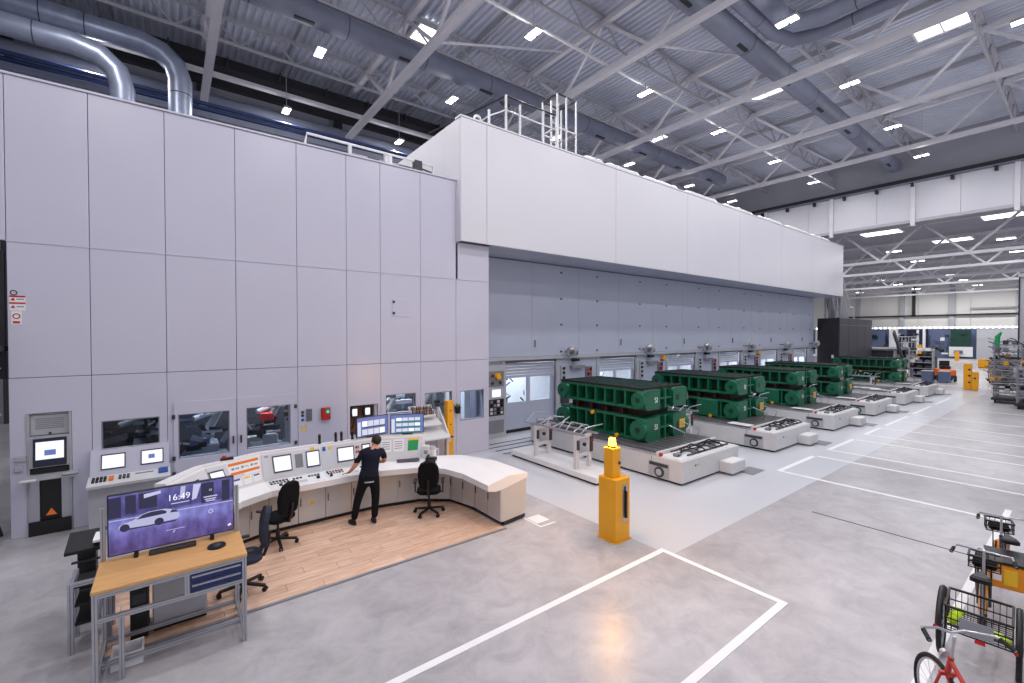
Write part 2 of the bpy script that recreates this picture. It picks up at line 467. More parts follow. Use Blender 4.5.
# ------------------------------------------------------------------ wall_left: the press enclosure
WY = 11.83
JX = [-2.32, -1.23, -0.07, 1.18, 2.45, 3.63, 4.53, 5.71, 6.88, 8.07]
HOLES = [(-2.11, -1.51, 0.02, 2.25), (-1.1, -0.2, 1.40, 2.0), (0.11, 1.03, 1.05, 2.0), (1.36, 2.28, 1.06, 2.02),
         (3.7, 4.45, 1.05, 1.83), (4.67, 5.56, 1.5, 2.04), (5.84, 6.74, 1.18, 2.0), (7.02, 7.89, 1.06, 1.97)]
wl = thing('wall_left', 'pale grey panelled press enclosure wall behind the control desk', None, (2.9, WY+0.1, 0), world=True, kind='structure')
q = MB()
for c in cells(-2.32, 8.07, 0.0, 5.37, HOLES): q.box(c[0], c[1], WY+0.07, WY+0.15, c[2], c[3])
q.box(-2.32, 6.93, WY+0.07, WY+0.15, 5.37, 8.33); q.box(6.93, 8.07, WY+0.07, WY+0.15, 5.37, 6.5)
q.box(8.0, 8.07, WY+0.15, 13.3, 0.0, 6.5)
q.box(-2.32, -2.25, WY+0.15, 17, 0, 8.33)
q.build('backing', 'joint', wl)
bx('roof', 'mid_grey', wl, -2.32, 6.9, WY+0.1, 17.5, 8.25, 8.33)
for i in range(9):
    a, b = JX[i], JX[i+1]
    panel('panel', 'panel', wl, a, b, 0.0, 2.91, WY, WY+0.07, HOLES)
    panel('panel', 'panel', wl, a, b, 2.91, 5.375, WY, WY+0.07)
    if i < 8: panel('panel', 'panel', wl, a, b, 5.375, 8.33, WY, WY+0.07)
    else: panel('panel', 'panel', wl, a, b, 5.375, 6.5, WY, WY+0.07)
panel('panel', 'panel', wl, -3.6, -2.32, 5.375, 8.33, WY, WY+0.07)
bx('backing', 'joint', wl, -3.6, -2.32, WY+0.07, WY+0.15, 5.38, 8.33)
panel('panel', 'panel', wl, 6.88, 6.95, 5.375, 8.33, WY, WY+0.07)
bx('corner_post', 'panel', wl, 8.03, 8.085, WY+0.01, 13.2, 0.0, 6.49)
bx('cap_rail', 'panel', wl, -3.62, 6.92, WY-0.03, WY+0.2, 8.33, 8.37)
bx('joint_rail', 'panel', wl, -2.32, 8.07, WY-0.012, WY, 5.365, 5.385)
# access hatch high on the wall
h = bx('access_hatch', 'panel', wl, 4.86, 5.36, WY-0.012, WY, 4.19, 4.70, bev=0.004)
for z in (4.29, 4.60): MB().cyl((4.9, WY-0.012, z), (4.9, WY-0.04, z), 0.035, n=10).build('hatch_latch', 'dark_grey', h)
# window frames and panes
for k, hh in enumerate(HOLES):
    if k in (0, 4): continue
    f = MB()
    x0, x1, z0, z1 = hh; t = 0.02
    f.box(x0, x1, WY+0.005, WY+0.15, z0, z0+t); f.box(x0, x1, WY+0.005, WY+0.15, z1-t, z1)
    f.box(x0, x0+t, WY+0.005, WY+0.15, z0+t, z1-t); f.box(x1-t, x1, WY+0.005, WY+0.15, z0+t, z1-t)
    fo = f.build('window_frame', 'mid_grey', wl)
    bx('window_pane', 'dark_pane' if k in (1, 2, 7) else 'pane', fo, x0+t, x1-t, WY+0.05, WY+0.06, z0+t, z1-t)
# the two enclosure doors
for n, (a, b, hh, hinge) in enumerate(((0.03, 1.165, HOLES[2], 0.03), (1.175, 2.39, HOLES[3], 2.39))):
    d = panel('door_%d' % (n+1), 'panel', wl, a, b, 0.04, 2.27, WY-0.035, WY-0.001, [hh], 0.006)
    for z in (0.75, 1.08, 1.96): bx('hinge', 'dark_grey', d, hinge-0.03, hinge+0.03, WY-0.055, WY-0.03, z-0.045, z+0.045)
    hx = 1.1 if n == 0 else 1.25
    bx('door_handle', 'dark_grey', d, hx-0.015, hx+0.015, WY-0.08, WY-0.03, 1.25, 1.42)
# stickers and boxes on the wall, each a thing of its own
def sticker(name, m, x0, x1, z0, z1, y=WY, label=None, cat='sign', group=None, t=0.006):
    return tag(MB().box(x0, x1, y-t, y, z0, z1).build(name, m), label, cat, group)
s = thing('warning_sign', 'white and red prohibition sign board on the far left of the enclosure wall', 'sign', (-2.18, WY, 3.88), world=True)
bx('sign_board', 'paper', s, -2.29, -2.09, WY-0.006, WY, 4.13, 4.40)
for z in (4.385, 4.265): bx('red_band', 'red', s, -2.29, -2.09, WY-0.009, WY-0.006, z-0.015, z+0.015)
for z in (4.335, 4.20): MB().prism_y([(-2.275, z-0.025), (-2.215, z-0.025), (-2.245, z+0.03)], WY-0.009, WY-0.006).build('warning_triangle', 'red', s)
for z in (4.335, 4.20): bx('text_line', 'print_grey', s, -2.2, -2.11, WY-0.008, WY-0.006, z-0.01, z+0.012)
bx('lower_board', 'paper', s, -2.27, -2.14, WY-0.006, WY, 3.88, 4.12)
MB().torus((-2.205, WY-0.008, 4.03), 0.042, 0.009, n=18, m=6, squash=0.3).build('prohibition_ring', 'red', s)
bx('red_label', 'red', s, -2.25, -2.16, WY-0.009, WY-0.006, 3.9, 3.94)
MB().torus((-2.235, WY-0.006, 4.45), 0.04, 0.008, n=18, m=6, squash=0.3).build('round_sign', 'dark_grey', s)
s = thing('safety_sign', 'column of round mandatory and yellow warning stickers left of the red call point', 'sign', (2.56, WY, 1.3), world=True)
for z, m in ((1.79, 'dark_grey'), (1.71, 'dark_grey'), (1.60, 'sign_blue')):
    MB().cyl((2.555, WY, z), (2.555, WY-0.006, z), 0.036, n=16).build('round_sticker', m, s)
for x in (2.535, 2.62):
    for z in (1.36, 1.45): MB().prism_y([(x-0.04, z-0.035), (x+0.04, z-0.035), (x, z+0.035)], WY-0.006, WY).build('yellow_triangle', 'sign_yellow', s)
sticker('vent_grille', 'mid_grey', 2.63, 2.77, 1.56, 1.86, label='small grey vent grille between the stickers and the call point', cat='grille', t=0.02)
for k in range(8): bx('slat', 'dark_grey', bpy.data.objects['vent_grille'], 2.64, 2.76, WY-0.024, WY-0.02, 1.58+k*0.034, 1.59+k*0.034)
s = thing('call_point', 'red and green emergency call box on the enclosure wall', 'call box', (3.08, WY, 1.56), world=True)
bx('box', 'red', s, 2.98, 3.19, WY-0.1, WY, 1.56, 1.86, bev=0.01)
bx('green_sign', 'sign_green', s, 3.06, 3.18, WY-0.11, WY-0.1, 1.70, 1.84)
bx('white_symbol', 'paper', s, 3.09, 3.15, WY-0.115, WY-0.11, 1.73, 1.8)

# interior seen through the enclosure windows
ir = thing('wall_interior', 'dim machine room seen through the enclosure windows', None, (3, 14, 0), world=True, kind='structure')
bx('interior_back', 'dark_grey', ir, -2.2, 7.95, 14.6, 14.7, 0, 4.4)
bx('interior_floor', 'dark_grey', ir, -2.2, 7.95, WY+0.2, 16.0, 0.005, 0.02)
bx('interior_ceiling', 'mid_grey', ir, -2.2, 7.95, WY+0.2, 16.0, 4.35, 4.4)
bx('interior_divider', 'dark_grey', ir, -0.1, -0.02, WY+0.2, 16.0, 0.02, 4.3)
for x, e in ((0.7, 90), (2.2, 90), (5.1, 150), (6.3, 150), (-1.0, 30), (7.4, 40)):
    la = bpy.data.lights.new('interior_light', 'AREA'); la.energy = e; la.size = 0.9; la.color = (0.85, 0.92, 1.0)
    lo = bpy.data.objects.new('interior_light', la); COL.objects.link(lo); lo.location = (x, 12.7, 4.3)
def machine(x, y, label, seed):
    r = random.Random(seed)
    t = thing('press_machine', label, 'machine', (x, y, 0.02), world=False)
    bx('machine_base', 'mid_grey', t, -0.5, 0.5, -0.4, 0.4, 0, 0.8, bev=0.02)
    bx('machine_top', 'light_grey', t, -0.45, 0.3, -0.3, 0.3, 0.8, 1.1, bev=0.02)
    MB().tube([(0.1, 0, 1.1), (0.15, 0, 1.5), (0.35, -0.2, 1.9), (-0.2, -0.45, 1.75)], [0.11, 0.1, 0.08, 0.06]).build('robot_arm', 'offwhite', t)
    for k in range(26):
        a = r.uniform(-0.6, 0.5); z = r.uniform(0.8, 2.2); l = r.uniform(0.1, 0.5)
        MB().bar((a, -0.35, z), (a + l, -0.35 + r.uniform(-0.1, 0.1), z + r.choice([0, 0, 0, 0.3, -0.3])*r.random()), r.uniform(0.03, 0.12)).build('linkage', r.choice(['steel', 'light_grey', 'offwhite', 'dark_grey', 'black', 'black', 'far_blue']), t)
    bx('frame_beam', 'light_grey', t, -0.6, 0.6, -0.05, 0.05, 1.95, 2.08); bx('frame_post', 'mid_grey', t, 0.5, 0.6, -0.05, 0.05, 0, 2.0); bx('frame_post', 'mid_grey', t, -0.6, -0.5, -0.05, 0.05, 0, 2.0)
    return t
for i, (x, lb) in enumerate(((0.6, 'machine with robot arm seen through the left enclosure door window'), (1.9, 'machine with robot arm seen through the right enclosure door window'),
                             (5.1, 'machine seen through the window right of the twin monitors'), (6.3, 'machine seen through the window behind the yellow post'), (-0.7, 'machine seen through the window above the wall console'))):
    mm = machine(x, 13.0 + 0.2*(i % 2), lb, i+3)
    if i == 1: bx('red_motor', 'red', mm, -0.15, 0.15, -0.62, -0.4, 1.52, 1.72, bev=0.02)
tag(bx('column_cover', 'offwhite', None, 7.45, 7.68, 12.3, 12.5, 0.02, 2.6, bev=0.01), 'pale vertical column cover seen through the rightmost enclosure window', 'column')
# ------------------------------------------------------------------ gantry cladding above the press line
GY = 11.6; GX0 = 6.92; GX1 = 39.7; GZ0 = 6.5; GZ1 = 10.2
wu = thing('wall_upper', 'long white gantry cladding overhanging the press bays', None, (23, GY+1, GZ0), world=True, kind='structure')
bx('backing', 'joint', wu, GX0+0.03, GX1-0.03, GY+0.06, 16.5, GZ0+0.03, GZ1-0.02)
GJ = [GX0, 7.86, 13.98, 19.04, 23.95, 29.1, 33.9, GX1]
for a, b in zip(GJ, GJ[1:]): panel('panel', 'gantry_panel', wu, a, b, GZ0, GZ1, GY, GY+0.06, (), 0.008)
y = GY + 0.06
while y < 16.5:
    y2 = min(y + 0.98, 16.5)
    bx('end_panel', 'gantry_panel', wu, GX0, GX0+0.04, y+0.004, y2-0.004, GZ0+0.01, GZ1-0.01)
    y = y2
for i in range(13):
    a = 8.09 + i*2.43
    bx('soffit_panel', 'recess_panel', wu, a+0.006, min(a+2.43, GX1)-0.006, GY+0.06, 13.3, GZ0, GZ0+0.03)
bx('far_end_panel', 'gantry_panel', wu, GX1-0.04, GX1, GY+0.06, 16.5, GZ0, GZ1)
bx('cap_rail', 'gantry_panel', wu, GX0-0.02, GX1, GY-0.02, GY+0.3, GZ1, GZ1+0.05)

# ------------------------------------------------------------------ recess wall with the press doors
RY = 13.25; PX = 5.12; BX0 = 9.72; NB = 6
wr = thing('wall_recess', 'grey recessed press wall with roller doors under the gantry', None, (23, RY, 0), world=True, kind='structure')
DH = [(BX0 + PX*k, BX0 + PX*k + 2.62, 0.0, 2.63) for k in range(NB)]
q = MB()
for c in cells(8.08, 39.0, 0.0, 6.5, DH): q.box(c[0], c[1], RY+0.06, RY+0.14, c[2], c[3])
q.build('backing', 'joint', wr)
UX = [8.09] + [11.06 + 2.56*i for i in range(11)] + [39.0]
latch = MB().cbox(-0.05, 0.05, -0.03, 0, -0.03, 0.03, 0.008).mesh('latch', 'dark_grey')
for a, b in zip(UX, UX[1:]):
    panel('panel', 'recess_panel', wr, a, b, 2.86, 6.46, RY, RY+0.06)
for k in range(NB):
    for dx in (12.59, 14.73):
        for z in (6.19, 5.14, 4.10, 3.02):
            if dx + PX*k < 39: share('latch', latch, wr, (dx + PX*k, RY, z))
handle = MB().cbox(-0.02, 0.02, -0.06, 0, -0.14, 0.14, 0.008).mesh('panel_handle', 'mid_grey')
for k in range(NB): share('panel_handle', handle, wr, (11.2 + PX*k, RY, 3.35))
bx('ledge', 'light_grey', wr, 8.09, 39.0, RY-0.12, RY+0.02, 2.74, 2.86)
for k in range(-1, NB):
    a = 8.09 if k < 0 else DH[k][1]; b = DH[0][0] if k < 0 else min(DH[k][1] + 2.5, 39.0)
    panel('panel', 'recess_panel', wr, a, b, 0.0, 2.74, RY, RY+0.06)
    if k >= 0: bx('door_post', 'light_grey', wr, a-0.02, a+0.14, RY-0.05, RY, 0.0, 2.74)
    if b < 39: bx('door_post', 'light_grey', wr, b-0.14, b+0.02, RY-0.05, RY, 0.0, 2.74)
# roller doors
for k in range(NB):
    x0 = DH[k][0]
    d = thing('press_door', 'grey press bay door with two window panes, %s bay from the control desk' % ORD[k], 'door', (x0+1.31, RY+0.14, 0), world=True, group='press bay doors')
    W1 = (x0+0.06, x0+1.2, 1.14, 2.05); W2 = (x0+1.36, x0+2.4, 1.14, 2.05)
    q = MB()
    for c in cells(x0+0.0, x0+2.62, 0.12, 1.14+0.91, [W1, W2]): q.box(c[0], c[1], RY+0.14, RY+0.19, c[2], c[3])
    q.build('door_leaf', 'recess_panel', d)
    for j in range(5): bx('shutter_slat', 'recess_panel', d, x0, x0+2.62, RY+0.15, RY+0.19, 2.055+j*0.115, 2.16+j*0.115, bev=0.006)
    bx('bottom_seal', 'rubber', d, x0, x0+2.62, RY+0.13, RY+0.2, 0.006, 0.12)
    for W in (W1, W2): bx('window_pane', 'pane', d, W[0], W[1], RY+0.16, RY+0.165, W[2], W[3])
# bright space behind the doors
ib = thing('wall_press_interior', 'bright press interior seen through the bay doors', None, (23, 15, 0), world=True, kind='structure')
bx('interior_back', 'white', ib, 8.2, 39, 15.6, 15.7, 0, 3.2); bx('interior_ceiling', 'white', ib, 8.2, 39, RY+0.25, 15.6, 3.15, 3.2)
bx('interior_floor', 'light_grey', ib, 8.2, 39, RY+0.25, 15.6, 0.006, 0.02); bx('interior_side', 'white', ib, 8.1, 8.2, RY+0.25, 15.7, 0, 3.2); bx('interior_side', 'white', ib, 38.95, 39.05, RY+0.25, 15.7, 0, 3.2)
for k in range(NB):
    la = bpy.data.lights.new('press_light', 'AREA'); la.energy = 120; la.size = 1.2; la.color = (0.92, 0.96, 1.0)
    lo = bpy.data.objects.new('press_light', la); COL.objects.link(lo); lo.location = (BX0 + PX*k + 1.9, 14.2, 3.1)
    t = thing('transfer_machine', 'steel transfer tooling seen through the %s press door' % ORD[k], 'machine', (BX0 + PX*k + 0.9, 15.1, 0.02), group='machines behind the press doors')
    r = random.Random(40+k)
    bx('machine_body', 'mid_grey', t, -0.4, 0.45, -0.3, 0.4, 0, 1.1, bev=0.02); bx('machine_head', 'dark_grey', t, -0.2, 0.2, -0.35, 0.2, 1.1, 1.4, bev=0.02)
    for j in range(9):
        a = r.uniform(-0.5, 1.2); z = r.uniform(1.0, 2.0)
        MB().bar((a, -0.5, z), (a + r.uniform(-0.4, 0.4), -0.45, z + r.uniform(-0.4, 0.3)), 0.045).build('linkage', r.choice(['steel', 'dark_grey', 'far_green', 'far_blue']), t)

# control columns, mirrors, beacons between the doors
def wall_control(k):
    x = DH[k][1]
    t = thing('wall_control_panel', 'door control panel with dark switches beside the %s press door' % ORD[k], 'control panel', (x+1.0, RY, 1.3), world=True, group='controls between the press doors')
    bx('switch_plate', 'light_grey', t, x+0.22, x+0.46, RY-0.06, RY, 1.65, 2.45, bev=0.008)
    for z in (1.75, 1.95, 2.15, 2.33): MB().cyl((x+0.34, RY-0.06, z), (x+0.34, RY-0.12, z), 0.055, n=10).build('switch', 'black', t)
    bx('button_box', 'mid_grey', t, x+1.65, x+2.0, RY-0.1, RY, 1.5, 2.35, bev=0.01)
    for j in range(2):
        for i in range(4): bx('button', 'black' if (i+j) % 3 else 'red', t, x+1.69+j*0.15, x+1.80+j*0.15, RY-0.12, RY-0.1, 1.56+i*0.2, 1.70+i*0.2)
    bx('shelf', 'mid_grey', t, x+0.75, x+1.5, RY-0.16, RY, 2.3, 2.42)
    bx('socket_box', 'dark_grey', t, x+0.22, x+0.62, RY-0.12, RY, 0.9, 1.3, bev=0.01)
for k in range(NB-1): wall_control(k)
for k in range(NB):
    x = DH[k][0] + 3.1
    t = thing('convex_mirror', 'round convex mirror above the %s gap between press doors' % ORD[k], 'mirror', (x, RY, 3.0), world=True, group='mirrors along the press line')
    MB().bar((x, RY, 3.0), (x, RY-0.35, 3.0), 0.05).build('mirror_arm', 'dark_grey', t)
    ax = Vector((-0.55, -0.75, -0.35)).normalized(); c = Vector((x, RY-0.4, 3.0))
    MB().cyl(c, c + ax*0.05, 0.27, 0.25, n=20).build('mirror_rim', 'light_grey', t)
    M = Matrix.Translation(c + ax*0.05) @ ax.to_track_quat('Z', 'Y').to_matrix().to_4x4()
    MB(M).ball((0,0,0), 0.24, 20, 8, (1,1,0.35), 0.0).build('mirror_glass', 'steel', t)
    bx('camera_box', 'black', t, x+0.35, x+0.65, RY-0.2, RY, 2.60, 2.70)
# first control column with a screen at the recess corner
t = thing('bay_control_column', 'tall grey control column with small screen and yellow beacon at the recess corner', 'control panel', (9.2, RY-0.2, 0), world=True)
bx('column_body', 'light_grey', t, 8.75, 9.62, RY-0.28, RY-0.001, 0.005, 2.6, bev=0.01)
bx('upper_panel', 'mid_grey', t, 8.85, 9.5, RY-0.3, RY-0.28, 1.85, 2.4)
for i in range(2):
    for j in range(2): MB().cyl((9.0+j*0.34, RY-0.3, 1.98+i*0.26), (9.0+j*0.34, RY-0.33, 1.98+i*0.26), 0.06, n=10).build('indicator', 'dark_grey', t)
bx('screen', 'screen_white', t, 9.0, 9.36, RY-0.305, RY-0.28, 1.48, 1.74)
bx('button_field', 'dark_grey', t, 8.85, 9.5, RY-0.3, RY-0.28, 0.82, 1.4)
for i in range(4):
    for j in range(4): bx('button', rnd.choice(['offwhite', 'black', 'mid_grey', 'black']), t, 8.9+j*0.15, 9.0+j*0.15, RY-0.32, RY-0.3, 0.87+i*0.135, 0.96+i*0.135)
bx('lower_panel', 'mid_grey', t, 8.85, 9.5, RY-0.3, RY-0.28, 0.2, 0.65)
MB().cyl((9.2, RY-0.3, 2.22), (9.2, RY-0.42, 2.22), 0.11, n=14).build('beacon_light', 'yellow', t)
for k in (1, 3):
    t = thing('beacon_lamp', 'yellow beacon on the button post at the %s press door' % ORD[k+1], 'beacon', (DH[k][1]+2.0, RY-0.25, 2.36), world=True)
    c = (DH[k][1]+2.0, RY-0.1)
    bx('bracket', 'dark_grey', t, c[0]-0.05, c[0]+0.05, c[1]-0.05, RY, 2.4, 2.46); MB().cyl((c[0], c[1]-0.05, 2.46), (c[0], c[1]-0.05, 2.66), 0.1, 0.08, n=12).build('lens', 'yellow', t)

# ------------------------------------------------------------------ die and bolster builders
def make_die(label, variant):
    t = thing('press_die', label, 'die', (0, 0, 0.7), group='green stamping dies on the bolsters')
    W, D = 1.95, 3.4
    def shoe(z0, z1, up):
        nm = 'upper_casting' if up else 'lower_casting'
        h = z1 - z0
        c = bx(nm, 'green_shade', t, 0.30, W-0.30, 0.28, D-0.12, z0+0.05, z1-0.05)
        bx('flange', 'green', t, 0.02, W-0.02, 0.12, D-0.02, z0, z0+0.075, bev=0.012)
        bx('flange', 'green', t, 0.02, W-0.02, 0.12, D-0.02, z1-0.075, z1, bev=0.012)
        ys = [0.72, 1.1, 1.48, 1.86, 2.24, 2.62, 3.0] if up or variant == 0 else [0.62, 1.25, 1.9]
        for y in ys:
            for s_ in (0, 1): bx('rib', 'green', t, *( (0.03, 0.31) if s_ == 0 else (W-0.31, W-0.03)), y-0.03, y+0.03, z0+0.07, z1-0.07)
        # rounded corner bosses with pocket, and lifting trunnions
        for x0, x1 in ((-0.02, 0.66), (1.30, W+0.02)):
            b = MB()
            r = 0.12; pts = []
            for cx, cz, a0 in ((x0+r, z1-r, 180), (x1-r*0.3, z1-r*0.3, 90), (x1-r*0.3, z0+r*0.3, 0), (x0+r, z0+r, 270)):
                rr = r if cx == x0+r else r*0.3
                for k in range(4):
                    a = R(a0 - k*30); pts.append((cx + rr*math.cos(a), cz + rr*math.sin(a)))
            b.prism_y(pts, -0.03, 0.3)
            bo = b.build('corner_boss', 'green', t)
            if x0 > 1: bx('pocket', 'green_shade', bo, x0+0.14, x0+0.3, -0.036, -0.028, z0+0.33*h, z0+0.62*h)
        for y in (0.18, D-0.2):
            for x, sgn in ((0, -1), (W, 1)):
                lg = MB().cyl((x+0.02*sgn*-1, y, z0+h*0.5), (x+0.11*sgn, y, z0+h*0.5), h*0.40, n=20).build('lifting_lug', 'green', t)
                MB().cyl((x+0.11*sgn, y, z0+h*0.5), (x+0.125*sgn, y, z0+h*0.5), h*0.13, n=12).build('lug_hole', 'green_shade', lg)
        # slotted middle of the front
        bx('front_recess', 'green_shade', t, 0.66, 1.30, 0.2, 0.3, z0+0.02, z1-0.02)
        bx('front_rib', 'green', t, 0.95, 1.02, 0.02, 0.2, z0, z1)
        bx('front_rib', 'green', t, 0.66, 1.30, 0.02, 0.2, z0+h*0.47, z0+h*0.55)
        return c
    shoe(0.0, 0.66, False); shoe(0.88, 1.44, True)
    bx('die_gap', 'die_gap', t, 0.28, W-0.28, 0.4, D-0.3, 0.66, 0.88)
    for y in (0.9, 1.5, 2.1, 2.7): bx('gap_pin', 'die_gap', t, 0.1, 0.28, y-0.05, y+0.05, 0.66, 0.88)
    if variant == 1: bx('side_block', 'green', t, -0.06, 0.1, 0.7, 1.5, 0.02, 0.64, bev=0.03)
    # open ribbed top of the upper die
    tp = bx('top_floor', 'green_shade', t, 0.06, W-0.06, 0.16, D-0.06, 1.44, 1.45)
    q_ = MB().box(0.02, 0.07, 0.1, D-0.02, 1.44, 1.50).box(W-0.07, W-0.02, 0.1, D-0.02, 1.44, 1.50).box(0.07, W-0.07, 0.1, 0.15, 1.44, 1.5).box(0.07, W-0.07, D-0.07, D-0.02, 1.44, 1.5)
    q_.build('top_rim', 'die_gap', t)
    rx = MB().box(-0.012, 0.012, 0.15, D-0.07, 1.45, 1.492).mesh('top_rib', 'die_top')
    for i in range(9): share('top_rib', rx, t, (0.07 + (W-0.14)*(i+1)/10, 0, 0))
    ry = MB().box(0.07, W-0.07, -0.012, 0.012, 1.45, 1.492).mesh('top_rib', 'die_top')
    for i in range(14): share('top_rib', ry, t, (0, 0.15 + (D-0.22)*(i+1)/15, 0))
    for x, z in ((0.46, 1.14), (0.46, 0.38)): text('lettering', 'SI', 0.22, 'paper', t, face_y(x, -0.034, z), 0.003)
    p = bx('rating_plate', 'sign_yellow', t, 1.62, 1.9, -0.045, -0.03, 0.22, 0.48)
    for i in range(3): bx('plate_print', 'print_grey', p, 1.66, 1.86, -0.048, -0.045, 0.28+i*0.06, 0.30+i*0.06)
    for x, y, z in ((-0.02, 1.9, 0.6), (-0.02, 0.95, 0.06)): MB().cyl((x, y, z), (x-0.06, y, z), 0.06, n=10).build('yellow_tag', 'yellow', t)
    return t
def make_bolster(label):
    t = thing('moving_bolster', label, 'bolster', (0, 0, 0), group='moving bolsters in front of the press doors')
    W, D = 2.8, 5.75
    bx('undercarriage', 'black', t, 0.06, W-0.06, 0.06, D, 0.004, 0.07)
    b = bx('bolster_body', 'offwhite', t, 0, W, 0, D, 0.06, 0.60, bev=0.012)
    bx('body_seam', 'mid_grey', b, -0.003, 0.0, 0.86, 0.875, 0.08, 0.58)
    bx('top_tray', 'white', t, 0.06, W-0.06, 0.06, 0.7, 0.60, 0.615)
    bx('tray_lip', 'offwhite', t, 0.0, W, 0.66, 0.74, 0.60, 0.70)
    for x0, x1 in ((0.0, 0.1), (W-0.1, W)): bx('side_rail', 'steel', t, x0, x1, 0.74, D, 0.60, 0.66)
    p = bx('clamping_plate', 'plate', t, 0.1, W-0.1, 0.74, D, 0.60, 0.70, bev=0.01)
    sl = MB().box(-0.018, 0.018, 0.75, D-0.01, 0.70, 0.703).mesh('clamping_slot', 'slot')
    for i in range(9): share('clamping_slot', sl, p, (0.1 + (W-0.2)*(i+1)/10, 0, 0))
    # side drive wheel cover
    c = bx('wheel_housing', 'light_grey', t, -0.012, 0.0, 0.35, 0.95, 0.1, 0.46)
    bx('housing_slot', 'dark_grey', c, -0.02, -0.012, 0.38, 0.92, 0.36, 0.44)
    w_ = MB().cyl((-0.012, 0.62, 0.22), (-0.05, 0.62, 0.22), 0.13, n=20).build('drive_wheel', 'dark_grey', t)
    MB().cyl((-0.05, 0.62, 0.22), (-0.055, 0.62, 0.22), 0.085, n=16).build('wheel_hub', 'light_grey', w_)
    # coupling box at the front
    f = bx('coupling_box', 'offwhite', t, 1.75, 2.45, -0.36, 0.0, 0.06, 0.34, bev=0.012)
    bx('box_lid', 'white', f, 1.77, 2.43, -0.34, -0.02, 0.34, 0.352)
    bx('floor_plate', 'mid_grey', t, 2.3, 3.0, -0.62, -0.2, 0.005, 0.012)
    for x in (0.5, 0.62): MB().cyl((x+0.1, 0.0, 0.42), (x+0.1, -0.012, 0.42), 0.025, n=8).build('marker', 'sign_yellow' if x > 0.55 else 'dark_grey', t)
    # hoses on the tray
    r = random.Random(5)
    for k in range(7):
        x = 0.45 + k*0.29
        MB().tube([(x, 0.62, 0.66), (x+0.12, 0.45, 0.73 + 0.03*(k % 3)), (x+0.4, 0.3, 0.68), (x+0.32, 0.16, 0.65), (x+0.1, 0.2, 0.64)], 0.022, 6).build('hose', 'rubber' if k % 3 else 'dark_grey', t)
    MB().tube([(0.3, 0.3, 0.63), (0.8, 0.5, 0.66), (1.4, 0.42, 0.65), (2.1, 0.55, 0.68), (2.5, 0.4, 0.64)], 0.03, 7).build('hose', 'rubber', t)
    for x in (0.25, 1.0, 1.9): bx('connector', 'mid_grey', t, x, x+0.22, 0.3, 0.42, 0.615, 0.69, bev=0.01)
    bx('red_cap', 'red', t, 0.02, 0.1, 0.6, 0.68, 0.60, 0.68)
    for x in (1.55, 2.3):
        MB().tube([(x, 0.95, 0.70), (x+0.03, 0.9, 0.95), (x-0.15, 1.3, 1.12)], 0.018, 6).build('clamp_arm', 'steel', t)
    return t
def make_rack(label):
    t = thing('gripper_rack', label, 'rack', (0, 0, 0), group='white gripper racks between the bolsters')
    bx('platform', 'white', t, 0, 0.85, 0, 3.45, 0.06, 0.2, bev=0.01)
    bx('undercarriage', 'black', t, 0.04, 0.81, 0.04, 3.41, 0.005, 0.06)
    for y in (0.85, 2.45):
        for x in (0.12, 0.6):
            bx('post', 'offwhite', t, x, x+0.1, y-0.05, y+0.05, 0.2, 1.08)
        bx('cross_beam', 'offwhite', t, 0.22, 0.6, y-0.04, y+0.04, 0.5, 0.58); bx('cross_beam', 'offwhite', t, 0.22, 0.6, y-0.04, y+0.04, 0.98, 1.06)
        bx('clamp_block', 'dark_grey', t, 0.62, 0.7, y-0.1, y-0.05, 0.6, 1.0); bx('clamp_block', 'dark_grey', t, 0.14, 0.2, y-0.1, y-0.05, 0.7, 0.95)
        MB().cyl((0.66, y-0.1, 0.9), (0.66, y-0.14, 0.9), 0.03, n=8).build('knob', 'red', t)
        MB().cyl((0.4, y-0.05, 0.82), (0.4, y-0.1, 0.82), 0.05, n=10).build('knob', 'navy_frame', t)
    for x, z in ((0.17, 1.12), (0.65, 1.12)):
        MB().bar((x, 0.55, z), (x, 3.0, z), 0.05).build('gripper_bar', 'alu', t)
    r = random.Random(9)
    for k in range(9):
        y = 0.7 + k*0.27
        MB().tube([(0.17, y, 1.13), (0.4, y+r.uniform(-0.1,0.1), 1.13+r.uniform(0.05,0.3)), (0.85, y+r.uniform(-0.2,0.2), 1.12+r.uniform(0.0,0.25))], 0.018, 6).build('gripper_arm', 'steel', t)
        MB().cyl((0.85, y, 1.05), (0.85, y, 1.14), 0.05, 0.03, n=8).build('suction_cup', 'dark_grey', t)
    return t
bol = make_bolster('white moving bolster nearest the control desk, under the die')
bol.location = (9.83, 6.1, 0)
notes = ['second from the control desk', 'third from the control desk', 'fourth from the control desk', 'fifth from the control desk, carrying no die', 'sixth and farthest from the control desk']
for k in range(1, 6):
    b_ = place(bol, 'white moving bolster ' + notes[k-1], (9.83 + PX*k, 6.1, 0))
    bx('cover_plate', 'white', b_, -0.02, 0.34, 0.78, 1.5, 0.701, 0.72, bev=0.005)
    if k == 4: bx('cover_plate', 'white', b_, 0.5, 0.9, 1.2, 4.8, 0.701, 0.73, bev=0.005)
d0 = make_die('green stamping die nearest the control desk, lettered SI', 0); d0.location = (10.42, 7.6, 0.7)
d1 = make_die('green stamping die on the second bolster from the desk', 1); d1.location = (10.42 + PX + 0.1, 7.6, 0.7)
place(d1, 'green stamping die on the third bolster from the desk', (10.42 + PX*2 + 0.05, 7.6, 0.7))
place(d0, 'green stamping die on the fourth bolster from the desk', (10.42 + PX*3, 7.7, 0.7))
place(d0, 'green stamping die on the farthest bolster, beside the black cabinet', (10.42 + PX*5, 7.6, 0.7))
rk = make_rack('white gripper rack nearest the control desk, beside the first bolster'); rk.location = (8.2, 7.38, 0)
